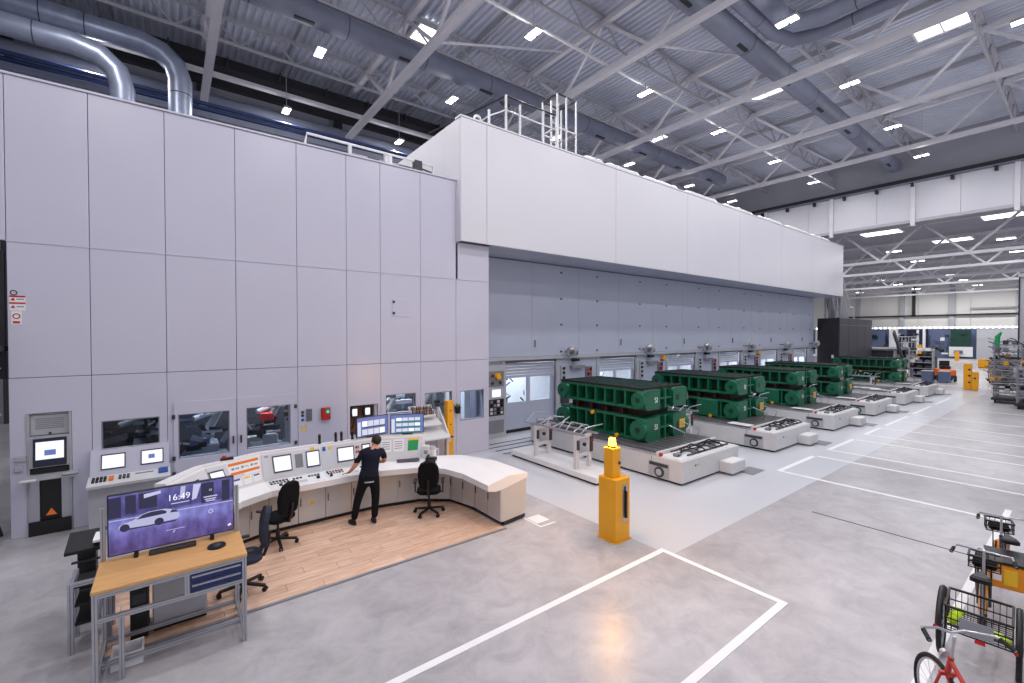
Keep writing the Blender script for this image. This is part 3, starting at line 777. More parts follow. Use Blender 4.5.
for k in range(1, 6): place(rk, 'white gripper rack between the %s and %s bolsters' % (ORD[k-1], ORD[k]), (8.3 + PX*k, 7.6, 0))

# ------------------------------------------------------------------ floor rails beside the first bay, lamp bollard
for k, y in enumerate((11.1, 11.5, 11.9, 12.3)): bx('floor_rail', 'slot', fl, 8.15, 12.6, y, y+0.07, 0.004, 0.008)
t = thing('lamp_bollard', 'orange steel bollard with a glowing amber beacon beside the first bolster', 'bollard', (6.4, 5.33, 0))
bx('base_plate', 'yellow', t, -0.22, 0.22, -0.22, 0.22, 0, 0.02)
lb = bx('lower_housing', 'yellow', t, -0.2, 0.2, -0.2, 0.2, 0.02, 1.13, bev=0.012)
pl = bx('recess_plate', 'alu', lb, -0.01, 0.12, -0.204, -0.2, 0.35, 1.02); bx('slot', 'black', lb, 0.03, 0.07, -0.208, -0.204, 0.5, 0.98); bx('handle', 'black', lb, 0.035, 0.065, -0.25, -0.208, 0.42, 0.9)
ub = bx('upper_housing', 'yellow', t, -0.15, 0.07, -0.09, 0.12, 1.13, 1.66, bev=0.01)
MB().cyl((0.03, -0.09, 1.38), (0.03, -0.105, 1.38), 0.03, n=10).build('key_switch', 'dark_grey', ub)
MB().cyl((-0.04, 0.015, 1.66), (-0.04, 0.015, 1.69), 0.08, n=16).build('beacon_socket', 'dark_grey', t)
MB().cyl((-0.04, 0.015, 1.69), (-0.04, 0.015, 1.82), 0.07, 0.055, n=16).build('beacon_lens', 'beacon', t)
la = bpy.data.lights.new('beacon_light', 'POINT'); la.energy = 110; la.color = (1.0, 0.48, 0.08); la.shadow_soft_size = 0.09
lo = bpy.data.objects.new('beacon_light', la); COL.objects.link(lo); lo.location = (-0.04, 0.015, 1.92); lo.parent = t
# ------------------------------------------------------------------ control desk
ST = [dict(F=(0.40,8.05), K=(0.15,8.3), P=(0.08,8.35), T=(-0.08,8.5), B=(-0.22,8.6)),
      dict(F=(0.93,8.75), K=(0.76,8.95), P=(0.60,9.10), T=(0.42,9.24), B=(0.30,9.33)),
      dict(F=(1.42,9.00), K=(1.40,9.20), P=(1.36,9.46), T=(1.32,9.63), B=(1.30,9.76)),
      dict(F=(2.40,9.00), K=(2.40,9.21), P=(2.40,9.48), T=(2.40,9.64), B=(2.40,9.77)),
      dict(F=(3.35,9.00), K=(3.40,9.20), P=(3.42,9.46), T=(3.45,9.62), B=(3.48,9.75)),
      dict(F=(4.15,8.72), K=(4.30,9.00), P=(4.42,9.12), T=(4.55,9.27), B=(4.63,9.38)),
      dict(F=(4.55,8.30), K=(4.83,8.58), P=(5.0,8.75), T=(5.18,8.9), B=(5.35,9.0)),
      dict(F=(4.68,7.80), K=(5.00,7.84), P=(5.2,7.95), T=(5.5,8.0), B=(5.72,8.1)),
      dict(F=(4.68,6.88), K=(5.00,6.92), P=(5.24,6.95), T=(5.5,6.99), B=(5.74,7.02))]
dk = thing('control_desk', 'long curved white control desk with screens around the wooden floor', 'desk', (2.8, 9.2, 0), world=True)
def lerp(a, b, t): return tuple(a[i] + (b[i]-a[i])*t for i in range(len(a)))
def p3(p, z): return (p[0], p[1], z)
ZF = 0.88
desk_panels = []
for i in range(8):
    a, b = ST[i], ST[i+1]
    up = i < 5
    # worktop segment, front fascia included; the right arm has a low ridge
    zb = 0.93 if up else 0.95
    g = 0.003
    A = lambda s: [p3(s['F'], ZF-0.11), p3(s['F'], ZF), p3(s['P'], zb), p3(s['B'], 0.93 if up else 0.90), p3(s['B'], 0.80), p3(lerp(s['K'], s['B'], 0.1), 0.72), p3(lerp(s['F'], s['K'], 0.6), 0.72)]
    MB().loft(A(a), A(b)).build('worktop', 'desk_white', dk)
    # base: black plinth, cabinet doors
    kb = lambda s, o, z: p3(lerp(s['K'], s['B'], o), z)
    MB().loft([kb(a, 0.12, 0.014), kb(a, 0.12, 0.09), kb(a, 0.9, 0.09), kb(a, 0.9, 0.014)], [kb(b, 0.12, 0.014), kb(b, 0.12, 0.09), kb(b, 0.9, 0.09), kb(b, 0.9, 0.014)]).build('plinth', 'black', dk)
    MB().loft([kb(a, 0.06, 0.09), kb(a, 0.06, 0.72), kb(a, 0.95, 0.8), kb(a, 0.95, 0.09)], [kb(b, 0.06, 0.09), kb(b, 0.06, 0.72), kb(b, 0.95, 0.8), kb(b, 0.95, 0.09)]).build('carcass', 'desk_base', dk)
    n = 2 if (Vector(a['K']) - Vector(b['K'])).length > 0.62 else 1
    for j in range(n):
        k0 = lerp(a['K'], b['K'], j/n + 0.006); k1 = lerp(a['K'], b['K'], (j+1)/n - 0.006)
        o0 = lerp(k0, lerp(a['B'], b['B'], j/n), 0.06); o1 = lerp(k1, lerp(a['B'], b['B'], (j+1)/n), 0.06)
        door = MB().loft([p3(k0, 0.1), p3(k0, 0.71), p3(o0, 0.71), p3(o0, 0.1)], [p3(k1, 0.1), p3(k1, 0.71), p3(o1, 0.71), p3(o1, 0.1)]).build('cabinet_door', 'desk_base', dk)
        d = (Vector(k1) - Vector(k0)).normalized(); nn = Vector((d.y, -d.x))
        hp = Vector(lerp(k0, k1, 0.08)); hq = hp + nn*0.012
        MB().bar((hq.x, hq.y, 0.42), (hq.x, hq.y, 0.56), 0.014).build('handle', 'dark_grey', door)
        if i == 2 and j == 1:
            c = Vector(lerp(k0, k1, 0.5)) + nn*0.004
            MB(Matrix.Translation((c.x, c.y, 0.46)) @ Matrix.Rotation(math.atan2(d.y, d.x), 4, 'Z')).prism_y([(-0.045, -0.035), (0.045, -0.035), (0, 0.045)], -0.003, 0.003).build('warning_triangle', 'sign_yellow', door)
    if up:
        zt = 1.45
        C = lambda s: [p3(s['P'], 0.925), p3(s['T'], zt-0.02), p3(s['T'], zt), p3(s['B'], zt), p3(s['B'], 0.9)]
        up_o = MB().loft(C(a), C(b)).build('console_top', 'desk_white', dk)
        # flat instrument panel lying on the sloping front
        P0, P1, T0, T1 = Vector(p3(a['P'], 0.93)), Vector(p3(b['P'], 0.93)), Vector(p3(a['T'], zt-0.02)), Vector(p3(b['T'], zt-0.02))
        nrm = (P1-P0).cross(T0-P0).normalized()
        def pt(u, v, o=0.0, P0=P0, P1=P1, T0=T0, T1=T1, nrm=nrm):
            return P0.lerp(P1, u).lerp(T0.lerp(T1, u), v) + nrm*o
        def plate(u0, u1, v0, v1, m, name, parent, o0=0.0, o1=0.012, pt=pt):
            return MB().loft([pt(u0,v0,o0), pt(u1,v0,o0), pt(u1,v1,o0), pt(u0,v1,o0)], [pt(u0,v0,o1), pt(u1,v0,o1), pt(u1,v1,o1), pt(u0,v1,o1)]).build(name, m, parent)
        ip = plate(0.012, 0.988, 0.06, 0.94, 'desk_panel', 'instrument_panel', dk)
        def tilt(u0, u1, v0, v1, P=ip, plate=plate):
            fr = plate(u0, u1, v0, v1, 'dark_grey', 'screen_bezel', P, 0.012, 0.026)
            return plate(u0+0.018, u1-0.018, v0+0.05, v1-0.05, 'screen_white', 'screen', fr, 0.026, 0.028)
        def tri(u, v, m='sign_yellow', P=ip, plate=plate): return plate(u-0.035, u+0.035, v-0.06, v+0.06, m, 'warning_sticker', P, 0.012, 0.015)
        desk_panels.append((ip, plate, tilt, tri))
# left curved part: one screen, notice board with orange stripes, white cards
ip, plate, tilt, tri = desk_panels[0]
tilt(0.30, 0.72, 0.2, 0.75)
ip, plate, tilt, tri = desk_panels[1]
tilt(0.02, 0.28, 0.2, 0.80)
nb = plate(0.36, 0.97, 0.42, 0.93, 'paper', 'notice_board', ip, 0.012, 0.016)
for v in (0.86, 0.55): plate(0.38, 0.95, v-0.045, v+0.045, 'sign_orange', 'orange_stripe', nb, 0.016, 0.019)
for u in (0.42, 0.6, 0.78): plate(u, u+0.05, 0.67, 0.75, 'print_grey', 'notice_print', nb, 0.016, 0.018); plate(u+0.07, u+0.14, 0.68, 0.73, 'print_grey', 'notice_print', nb, 0.016, 0.018)
for u in (0.38, 0.58, 0.78):
    cd = plate(u, u+0.18, 0.1, 0.4, 'paper', 'card', ip, 0.012, 0.016); plate(u+0.02, u+0.14, 0.3, 0.36, 'sign_blue' if u < 0.5 else ('sign_yellow' if u < 0.7 else 'key_grey'), 'card_header', cd, 0.016, 0.018)
ip, plate, tilt, tri = desk_panels[2]
tilt(0.18, 0.49, 0.24, 0.85); tilt(0.74, 1.0-0.02, 0.24, 0.85)
plate(0.55, 0.68, 0.3, 0.8, 'mid_grey', 'speaker_grille', ip, 0.012, 0.018)
plate(0.06, 0.12, 0.84, 0.9, 'print_grey', 'name_plate', ip, 0.012, 0.015)
tri(0.86, 0.93 - 0.02)
ip, plate, tilt, tri = desk_panels[3]
tilt(0.31, 0.64, 0.24, 0.82); tilt(0.80, 0.97, 0.24, 0.82)
tri(0.18, 0.86); plate(0.04, 0.10, 0.76, 0.92, 'sign_blue', 'round_sticker', ip, 0.012, 0.015)
for k in range(4): plate(0.68 + (k % 2)*0.04, 0.70 + (k % 2)*0.04, 0.5 + (k//2)*0.18, 0.6 + (k//2)*0.18, 'red' if k != 2 else 'black', 'push_button', ip, 0.012, 0.03)
ip, plate, tilt, tri = desk_panels[4]
for u, m in ((0.18, 'paper'), (0.42, 'paper'), (0.70, 'sign_green')):
    c = plate(u, u+0.2, 0.38, 0.88, m, 'notice_sheet', ip, 0.012, 0.015)
    if m == 'paper':
        for k in range(4): plate(u+0.02, u+0.17, 0.5+k*0.09, 0.53+k*0.09, 'print_grey', 'print_line', c, 0.015, 0.017)
    else: plate(u, u+0.2, 0.80, 0.88, 'sign_yellow', 'sheet_header', c, 0.015, 0.017)
# button fields on the worktop
def on_top(i, u, v):
    a, b = ST[i], ST[i+1]
    A0, B0 = Vector(p3(a['F'], ZF)), Vector(p3(b['F'], ZF)); A1, B1 = Vector(p3(a['P'], 0.93)), Vector(p3(b['P'], 0.93))
    return A0.lerp(B0, u).lerp(A1.lerp(B1, u), v)
def top_plate(i, u0, u1, v0, v1, m, name, parent, o0=0.0, o1=0.006):
    z = Vector((0,0,1))
    c = [on_top(i,u0,v0), on_top(i,u1,v0), on_top(i,u1,v1), on_top(i,u0,v1)]
    return MB().loft([x+z*o0 for x in c], [x+z*o1 for x in c]).build(name, m, parent)
r = random.Random(21)
for i, (ua, ub) in ((2, (0.02, 0.98)), (3, (0.02, 0.98))):
    f = top_plate(i, ua, ub, 0.12, 0.95, 'white', 'button_panel', dk)
    us = [0.06+0.055*k for k in range(6)] + ([0.45+0.06*k for k in range(3)] if i == 2 else []) + [0.72+0.055*k for k in range(4)]
    for u in us:
        for v in (0.55, 0.75) if u < 0.4 else (0.68,):
            top_plate(i, u, u+0.035, v, v+0.1, r.choice(['black', 'dark_grey', 'black', 'mid_grey', 'red' if i == 3 else 'black']), 'push_button', f, 0.006, 0.022)
    c = on_top(i, 0.2 if i == 2 else 0.1, 0.35); MB().cyl(c + Vector((0,0,0.006)), c + Vector((0,0,0.035)), 0.03, n=12).build('push_button', 'black', f)
    c = on_top(i, 0.86, 0.4); MB().cyl(c + Vector((0,0,0.006)), c + Vector((0,0,0.05)), 0.032, n=12).build('push_button', 'black', f)
    for v in (0.3, 0.42): top_plate(i, 0.5, 0.66, v, v+0.06, 'light_grey', 'label_strip', f, 0.006, 0.009)
# things on the desk: twin monitors, small lamps, keyboard, phone, jug
def monitor(label, x, y, z, rz, rows):
    t = thing('computer_monitor', label, 'monitor', (x, y, z), rz)
    bx('stand', 'dark_grey', t, -0.03, 0.03, 0.02, 0.06, 0, 0.2); bx('stand_foot', 'dark_grey', t, -0.12, 0.12, -0.03, 0.07, 0, 0.012)
    b = bx('monitor_housing', 'black', t, -0.37, 0.37, -0.02, 0.02, 0.02, 0.46, bev=0.008)
    s_ = bx('screen', 'screen_blue', t, -0.355, 0.355, -0.023, -0.02, 0.035, 0.445)
    for k in range(rows):
        z0 = 0.40 - (k+1)*0.36/rows
        for j in range(4): bx('screen_tile', 'screen_row' if (j+k) % 4 else 'screen_white', s_, -0.24+j*0.135, -0.24+j*0.135+0.12, -0.025, -0.023, z0+0.03, z0+0.30/rows)
        bx('screen_bar', 'tv_dark' if rows == 2 else 'sign_green', s_, -0.24, 0.3, -0.025, -0.023, z0, z0+0.02)
    bx('screen_sidebar', 'screen_row', s_, -0.34, -0.27, -0.025, -0.023, 0.06, 0.36)
monitor('left of two large monitors standing on the desk, in front of the man', 3.5, 9.66, 1.452, R(6), 2)
monitor('right of two large monitors standing on the desk, above the notices', 4.22, 9.44, 1.452, R(-22), 3)
for k, (x, y) in enumerate(((2.42, 9.72), (2.74, 9.71), (2.86, 9.72), (3.08, 9.70))):
    t = thing('desk_lamp', 'small black lamp cup on the desk rim, %s from the left' % ORD[k], 'lamp', (x, y, 1.452), group='black cups on the desk rim')
    MB().cyl((0,0,0), (0,0,0.02), 0.035, n=10).build('foot', 'black', t); MB().cyl((0,0,0.02), (0,0.01,0.16), 0.022, 0.03, n=10).build('cup_body', 'black', t); MB().cyl((0,0.01,0.16), (0,0,0.19), 0.03, 0.018, n=10).build('cap', 'dark_grey', t)
t = thing('keyboard', 'slate grey keyboard on the desk below the right monitor', 'keyboard', (4.12, 9.17, 0.928), R(-24))
bx('keyboard_body', 'key_grey', t, -0.24, 0.24, -0.09, 0.09, 0.008, 0.03, bev=0.005)
kk = MB().cbox(-0.013, 0.013, -0.013, 0.013, 0, 0.008, 0.003).mesh('key', 'dark_grey')
for i in range(14):
    for j in range(5): share('key', kk, t, (-0.21 + i*0.032, -0.065 + j*0.032, 0.03))
t = thing('desk_phone', 'black desk phone with a white handset dock on the right desk corner', 'phone', (4.52, 8.86, 0.925), R(-40))
MB().prism_x([(-0.12, 0), (-0.12, 0.03), (0.1, 0.07), (0.1, 0)], -0.11, 0.11).build('phone_base', 'black', t)
bx('phone_display', 'key_grey', t, -0.05, 0.08, 0.0, 0.08, 0.07, 0.08); MB().bar((-0.08, -0.1, 0.075), (-0.08, 0.1, 0.1), 0.045, 0.035).build('handset', 'black', t)
t = thing('coffee_jug', 'white jug standing behind the desk phone', 'jug', (4.66, 9.07, 0.93))
MB().cyl((0,0,0), (0,0,0.2), 0.08, 0.09, n=16).build('jug_body', 'white', t); MB().cyl((0,0,0.2), (0,0,0.26), 0.09, 0.06, n=16).build('jug_lid', 'light_grey', t)
MB().tube([(0.08,0,0.19), (0.14,0,0.18), (0.14,0,0.07), (0.08,0,0.05)], 0.012, 6).build('jug_handle', 'white', t)
t = thing('binder_box', 'white file box on the desk left of the jug', 'box', (4.5, 9.06, 0.932), R(-38))
bx('box_body', 'white', t, -0.07, 0.07, -0.05, 0.05, 0, 0.3, bev=0.004); bx('box_label', 'print_grey', t, -0.04, 0.04, -0.053, -0.05, 0.12, 0.2)
t = thing('emergency_button', 'red emergency push button on top of the left desk console', 'button', (0.78, 9.46, 1.452))
bx('button_box', 'black', t, -0.1, 0.1, -0.035, 0.035, 0, 0.04); MB().cyl((-0.04,0,0.04), (-0.04,0,0.075), 0.04, 0.032, n=14).build('button_head', 'red', t)

# ------------------------------------------------------------------ office chairs
def make_chair(label, fabric):
    t = thing('office_chair', label, 'chair', (0,0,0), group='office chairs at the control desk')
    for k in range(5):
        a = R(72*k + 20); e = (0.3*math.cos(a), 0.3*math.sin(a))
        l = MB().bar((0,0,0.12), (e[0], e[1], 0.085), 0.045, 0.03).build('base_spoke', 'black', t)
        ca = MB()
        for s_ in (-1, 1):
            o = Vector((-math.sin(a), math.cos(a), 0))*0.02*s_
            ca.cyl(Vector((e[0], e[1], 0.035)) + o*0.5, Vector((e[0], e[1], 0.035)) + o*1.4, 0.033, n=10)
        ca.cyl((e[0], e[1], 0.05), (e[0], e[1], 0.09), 0.012, n=6)
        ca.build('caster', 'rubber', l)
    MB().cyl((0,0,0.1), (0,0,0.28), 0.035, n=12).cyl((0,0,0.28), (0,0,0.42), 0.02, n=10).build('gas_column', 'black', t)
    bx('seat_plate', 'black', t, -0.12, 0.12, -0.12, 0.12, 0.42, 0.45)
    s_ = MB()
    for z, k in ((0.45, 0.9), (0.47, 1.0), (0.52, 1.0), (0.54, 0.9)):
        pass
    prof = [(0.45, 0.9), (0.475, 1.0), (0.515, 1.0), (0.535, 0.88)]
    def ring(z, k, n=20):
        o = []
        for i in range(n):
            a = 2*math.pi*i/n; c_, d_ = math.cos(a), math.sin(a)
            o.append((0.24*k*math.copysign(abs(c_)**0.55, c_), 0.235*k*math.copysign(abs(d_)**0.55, d_), z))
        return o
    for (z0, k0), (z1, k1) in zip(prof, prof[1:]): s_.loft(ring(z0, k0), ring(z1, k1), True, False)
    s_.add(ring(*prof[-1]), [tuple(range(20))]); s_.add(ring(*prof[0]), [tuple(range(20))[::-1]])
    s_.build('seat', fabric, t)
    # backrest: rounded shield, curved
    b = MB(); n = 9; fr = []; bk = []
    out = [(-0.16,0), (-0.20,0.1), (-0.215,0.25), (-0.2,0.4), (-0.15,0.5), (-0.07,0.535), (0.07,0.535), (0.15,0.5), (0.2,0.4), (0.215,0.25), (0.20,0.1), (0.16,0), (0.08,-0.03), (-0.08,-0.03)]
    for x, z in out:
        lean = 0.24 + 0.10*z*z*2 + 0.02; cv = -0.25*x*x*2
        fr.append((x, -(lean + cv) + 0.03, 0.62+z)); bk.append((x*0.95, -(lean + cv) - 0.035, 0.62+z*0.97))
    b.loft(fr, bk, False); b.build('backrest', fabric, t)
    MB().tube([(0,-0.12,0.44), (0,-0.26,0.46), (0,-0.31,0.6), (0,-0.33,0.8)], 0.025, 8).build('back_stem', 'black', t)
    for s2 in (-1, 1):
        MB().tube([(0.18*s2,0,0.44), (0.28*s2,0.0,0.46), (0.28*s2,0.02,0.66)], 0.016, 6).build('arm_post', 'black', t)
        bx('armrest', 'black', t, 0.28*s2-0.035, 0.28*s2+0.035, -0.1, 0.16, 0.66, 0.69, bev=0.01)
    MB().tube([(0.1,0.05,0.43), (0.3,0.08,0.40)], 0.008, 6).build('lever', 'black', t)
    return t
c1 = make_chair('black office chair facing the desk between man and workbench', 'black_fabric'); c1.location = (1.46, 8.68, 0.015); c1.rotation_euler = (0,0,R(33))
place(c1, 'black office chair tucked under the right curve of the desk', (4.20, 8.33, 0.015), R(-30))
c3 = make_chair('slate blue office chair beside the workbench with the television', 'grey_fabric'); c3.location = (0.80, 7.40, 0.015); c3.rotation_euler = (0,0,R(88))
# ------------------------------------------------------------------ workbench with television
wbn = thing('workbench', 'aluminium framed workbench with oak top and blue drawers in the foreground', 'workbench', (0.02, 6.58, 0), world=True)
X0, X1, Y0, Y1 = -0.68, 0.71, 6.20, 7.02
bx('table_top', 'bench_wood', wbn, X0, X1, Y0, Y1, 1.025, 1.065, bev=0.006)
def profile(p, q, name='rail', parent=wbn, w=0.045):
    """aluminium slot profile"""
    o = MB().bar(p, q, w).build(name, 'alu', parent)
    p = Vector(p); q = Vector(q); d, u, k = MB()._fr(q-p)
    s_ = MB()
    for e in (u, -u, k, -k): s_.bar(p + e*(w/2) + d*0.002, q + e*(w/2) - d*0.002, 0.008, 0.003) if abs(e.dot(k)) > 0.5 else s_.bar(p + e*(w/2) + d*0.002, q + e*(w/2) - d*0.002, 0.003, 0.008)
    s_.build('slot_groove', 'mid_grey', o)
    return o
L_, R_, F_, B_ = X0+0.03, X1-0.03, Y0+0.03, Y1-0.03
for x in (L_, R_):
    profile((x, F_, 0.0), (x, F_, 1.025), 'leg'); profile((x, B_, 0.0), (x, B_, 1.68), 'leg')
    profile((x, F_+0.022, 0.99), (x, B_-0.022, 0.99)); profile((x, F_+0.022, 0.12), (x, B_-0.022, 0.12)); profile((x, F_+0.022, 0.72), (x, B_-0.022, 0.72))
profile((L_+0.022, F_, 1.0), (R_-0.022, F_, 1.0)); profile((L_+0.022, F_, 0.74), (R_-0.022, F_, 0.74)); profile((L_+0.022, B_, 0.9), (R_-0.022, B_, 0.9)); profile((L_+0.022, B_, 0.12), (R_-0.022, B_, 0.12))
profile((L_+0.022, F_+0.25, 0.12), (R_-0.022, F_+0.25, 0.12))
profile((0.12, F_, 0.763), (0.12, F_, 0.977), 'drawer_post')
dc = bx('drawer_case', 'light_grey', wbn, 0.145, 0.66, Y0+0.03, Y0+0.5, 0.77, 0.975)
for z in (0.775, 0.875):
    dr = bx('drawer', 'blue_drawer', wbn, 0.15, 0.655, Y0+0.012, Y0+0.03, z, z+0.095, bev=0.004)
    bx('drawer_handle', 'alu', dr, 0.165, 0.64, Y0-0.006, Y0+0.012, z+0.062, z+0.08)
profile((L_+0.2, F_+0.1, 0.0), (L_+0.2, F_+0.1, 0.72), 'inner_post')
# television
tv = thing('television', 'large flat television on the workbench showing a white car at 16:49', 'television', (0.02, 6.93, 1.065), world=True)
bx('tv_housing', 'black', tv, -0.605, 0.645, 6.915, 6.965, 1.115, 1.835, bev=0.008)
for x in (-0.35, 0.4): bx('tv_foot', 'black', tv, x-0.02, x+0.02, 6.86, 7.0, 1.066, 1.12)
sc_ = MB().box(-0.592, 0.632, 6.911, 6.915, 1.13, 1.822).build('screen', 'tv_picture', tv)
def sx(u): return -0.592 + u*1.224
def sz(v): return 1.13 + v*0.692
def flat(pts, m, name, lay):
    return MB().prism_y([(sx(u), sz(v)) for u, v in pts], 6.911 - 0.001*lay, 6.9109 - 0.001*(lay-1)).build(name, m, sc_)
for u0, u1, v0, m in ((0.0, 0.09, 0.62, 'tv_dark'), (0.12, 0.2, 0.66, 'tv_dark'), (0.22, 0.36, 0.70, 'tv_dark'), (0.72, 0.83, 0.6, 'tv_dark'), (0.9, 0.97, 0.58, 'tv_dark')):
    flat([(u0, v0), (u1, v0), (u1, 0.97), (u0, 0.97)], m, 'building_image', 1)
flat([(0.26, 0.88), (0.39, 0.92), (0.39, 0.97), (0.26, 0.95)], 'tv_glow', 'lit_window_image', 2)
flat([(0.64, 0.70), (0.68, 0.72), (0.72, 0.98), (0.655, 0.98)], 'tv_glow', 'lit_window_image', 2)
flat([(0.54, 0.76), (0.58, 0.76), (0.59, 0.98), (0.55, 0.98)], 'tv_car', 'lit_window_image', 2)
flat([(0, 0.575), (1, 0.545), (1, 0.56), (0, 0.59)], 'tv_car', 'kerb_image', 2)
flat([(0.07, 0.42), (0.075, 0.47), (0.12, 0.51), (0.18, 0.535), (0.24, 0.605), (0.3, 0.635), (0.42, 0.635), (0.49, 0.60), (0.535, 0.53), (0.54, 0.45), (0.52, 0.42), (0.3, 0.40)], 'tv_car', 'car_image', 3)
flat([(0.2, 0.535), (0.25, 0.60), (0.31, 0.625), (0.40, 0.622), (0.435, 0.585), (0.43, 0.55)], 'tv_dark', 'car_window_image', 4)
flat([(0.46, 0.55), (0.48, 0.6), (0.52, 0.565), (0.53, 0.54)], 'tv_dark', 'car_window_image', 4)
for u in (0.115, 0.375):
    flat([(u + 0.037*math.cos(k*math.pi/8), 0.43 + 0.065*math.sin(k*math.pi/8)) for k in range(16)], 'tv_dark', 'car_wheel_image', 5)
flat([(0.07, 0.415), (0.52, 0.40), (0.5, 0.375), (0.12, 0.385)], 'tv_dark', 'car_shadow_image', 2)
flat([(0.43, 0.235), (0.58, 0.235), (0.58, 0.243), (0.43, 0.243)], 'tv_glow', 'road_mark_image', 3)
flat([(0.48, 0.18), (0.49, 0.18), (0.505, 0.22), (0.495, 0.22)], 'tv_glow', 'road_mark_image', 3)
flat([(0.955, 0.08), (0.985, 0.1), (0.975, 0.13), (0.95, 0.11)], 'tv_text', 'corner_logo', 3)
text('clock_text', '16:49', 0.105, 'tv_text', sc_, face_y(sx(0.535), 6.9065, sz(0.80)), 0.0008)
bx('caption_line', 'tv_glow', sc_, sx(0.47), sx(0.62), 6.907, 6.909, sz(0.69), sz(0.705))
for v, a, b in ((0.70, 0.74, 0.86), (0.655, 0.75, 0.85), (0.62, 0.76, 0.84)): bx('caption_line', 'tv_glow', sc_, sx(a), sx(b), 6.907, 6.909, sz(v), sz(v+0.02))
MB().torus((sx(0.8), 6.908, sz(0.43)), 0.022, 0.005, n=16, m=5, squash=0.2).build('star_emblem', 'tv_glow', sc_)
MB().torus((sx(0.8), 6.908, sz(0.83)), 0.012, 0.003, n=14, m=5, squash=0.2).build('small_emblem', 'tv_glow', sc_)
t = thing('sound_bar', 'black sound bar lying below the television', 'speaker', (0.0, 6.84, 1.066), R(-3)); bx('bar_body', 'black', t, -0.23, 0.23, -0.035, 0.035, 0, 0.05, bev=0.008); bx('grille', 'dark_grey', t, -0.22, 0.22, -0.038, -0.035, 0.008, 0.042)
t = thing('conference_puck', 'flat black round speaker puck on the oak bench top', 'speaker', (0.43, 6.62, 1.066))
MB().cyl((0,0,0), (0,0,0.02), 0.1, 0.095, n=24).build('puck_base', 'black', t); MB().cyl((0,0,0.02), (0,0,0.04), 0.05, 0.035, n=16).build('puck_knob', 'dark_grey', t)
# things under and behind the bench
t = thing('grey_cabinet', 'grey sheet metal cabinet under the workbench', 'cabinet', (0.06, 7.22, 0), world=True)
bx('cabinet_plinth', 'black', t, -0.2, 0.34, 7.07, 7.5, 0.014, 0.09); bx('cabinet_body', 'light_grey', t, -0.21, 0.35, 7.05, 7.52, 0.09, 0.86, bev=0.008); bx('cabinet_door', 'light_grey', t, -0.2, 0.34, 7.035, 7.05, 0.1, 0.85, bev=0.004); bx('door_handle', 'dark_grey', t, 0.29, 0.31, 7.02, 7.035, 0.45, 0.6)
t = thing('computer_tower', 'black computer tower on the floor under the workbench', 'computer', (-0.34, 7.2, 0), world=True)
bx('tower_case', 'black', t, -0.42, -0.25, 7.0, 7.42, 0.016, 0.62, bev=0.01); bx('drive_bay', 'dark_grey', t, -0.40, -0.27, 6.995, 7.0, 0.45, 0.56)
t = thing('equipment_trolley', 'aluminium trolley with black trays left of the workbench', 'trolley', (-0.82, 7.3, 0), world=True)
for x in (-0.95, -0.62):
    for y in (7.16, 7.56): profile((x, y, 0.0), (x, y, 0.82), 'post', t, 0.05)
profile((-0.925, 7.16, 0.8), (-0.645, 7.16, 0.8), 'rail', t); profile((-0.95, 7.185, 0.8), (-0.95, 7.535, 0.8), 'rail', t)
for z in (0.3, 0.52, 0.74): bx('tray', 'black', t, -0.92, -0.65, 7.19, 7.53, z, z+0.03)
t = thing('printer_stand', 'black stand with a tilted tray behind the left bench post', 'stand', (-0.9, 7.98, 0), world=True)
bx('stand_column', 'black', t, -0.98, -0.80, 7.9, 8.1, 0.016, 0.95, bev=0.01)
MB().prism_x([(7.75, 0.94), (7.75, 0.98), (8.2, 1.08), (8.2, 1.04)], -1.08, -0.72).build('tilted_tray', 'black', t)
for z in (0.4, 0.6, 0.78): bx('shelf_lip', 'dark_grey', t, -1.03, -0.76, 7.86, 7.9, z, z+0.02)
bx('paper_stack', 'paper', t, -0.82, -0.72, 7.78, 8.1, 1.03, 1.06)
t = thing('white_bin', 'white plastic tray on the floor beneath the workbench', 'tray', (-0.42, 6.62, 0), world=True)
q = MB().box(-0.56, -0.28, 6.5, 6.75, 0.003, 0.02).box(-0.56, -0.545, 6.5, 6.75, 0.02, 0.16).box(-0.295, -0.28, 6.5, 6.75, 0.02, 0.16).box(-0.545, -0.295, 6.5, 6.515, 0.02, 0.16).box(-0.545, -0.295, 6.735, 6.75, 0.02, 0.16); q.build('bin_body', 'white', t); bx('bin_rim', 'offwhite', t, -0.57, -0.27, 6.49, 6.5, 0.145, 0.165)
for k, pts in enumerate(([(-0.42, 6.95, 0.98), (-0.4, 6.85, 0.75), (-0.3, 6.9, 0.62), (-0.33, 7.05, 0.6)], [(-0.2, 6.8, 0.98), (-0.1, 6.6, 0.86), (0.05, 6.5, 0.9), (0.1, 6.45, 0.96)])):
    tag(MB().tube(pts, 0.008, 6).build('cable', 'black'), ['black cable hanging from the bench to the computer tower', 'black cable looping below the bench top by the drawers'][k], 'cable')

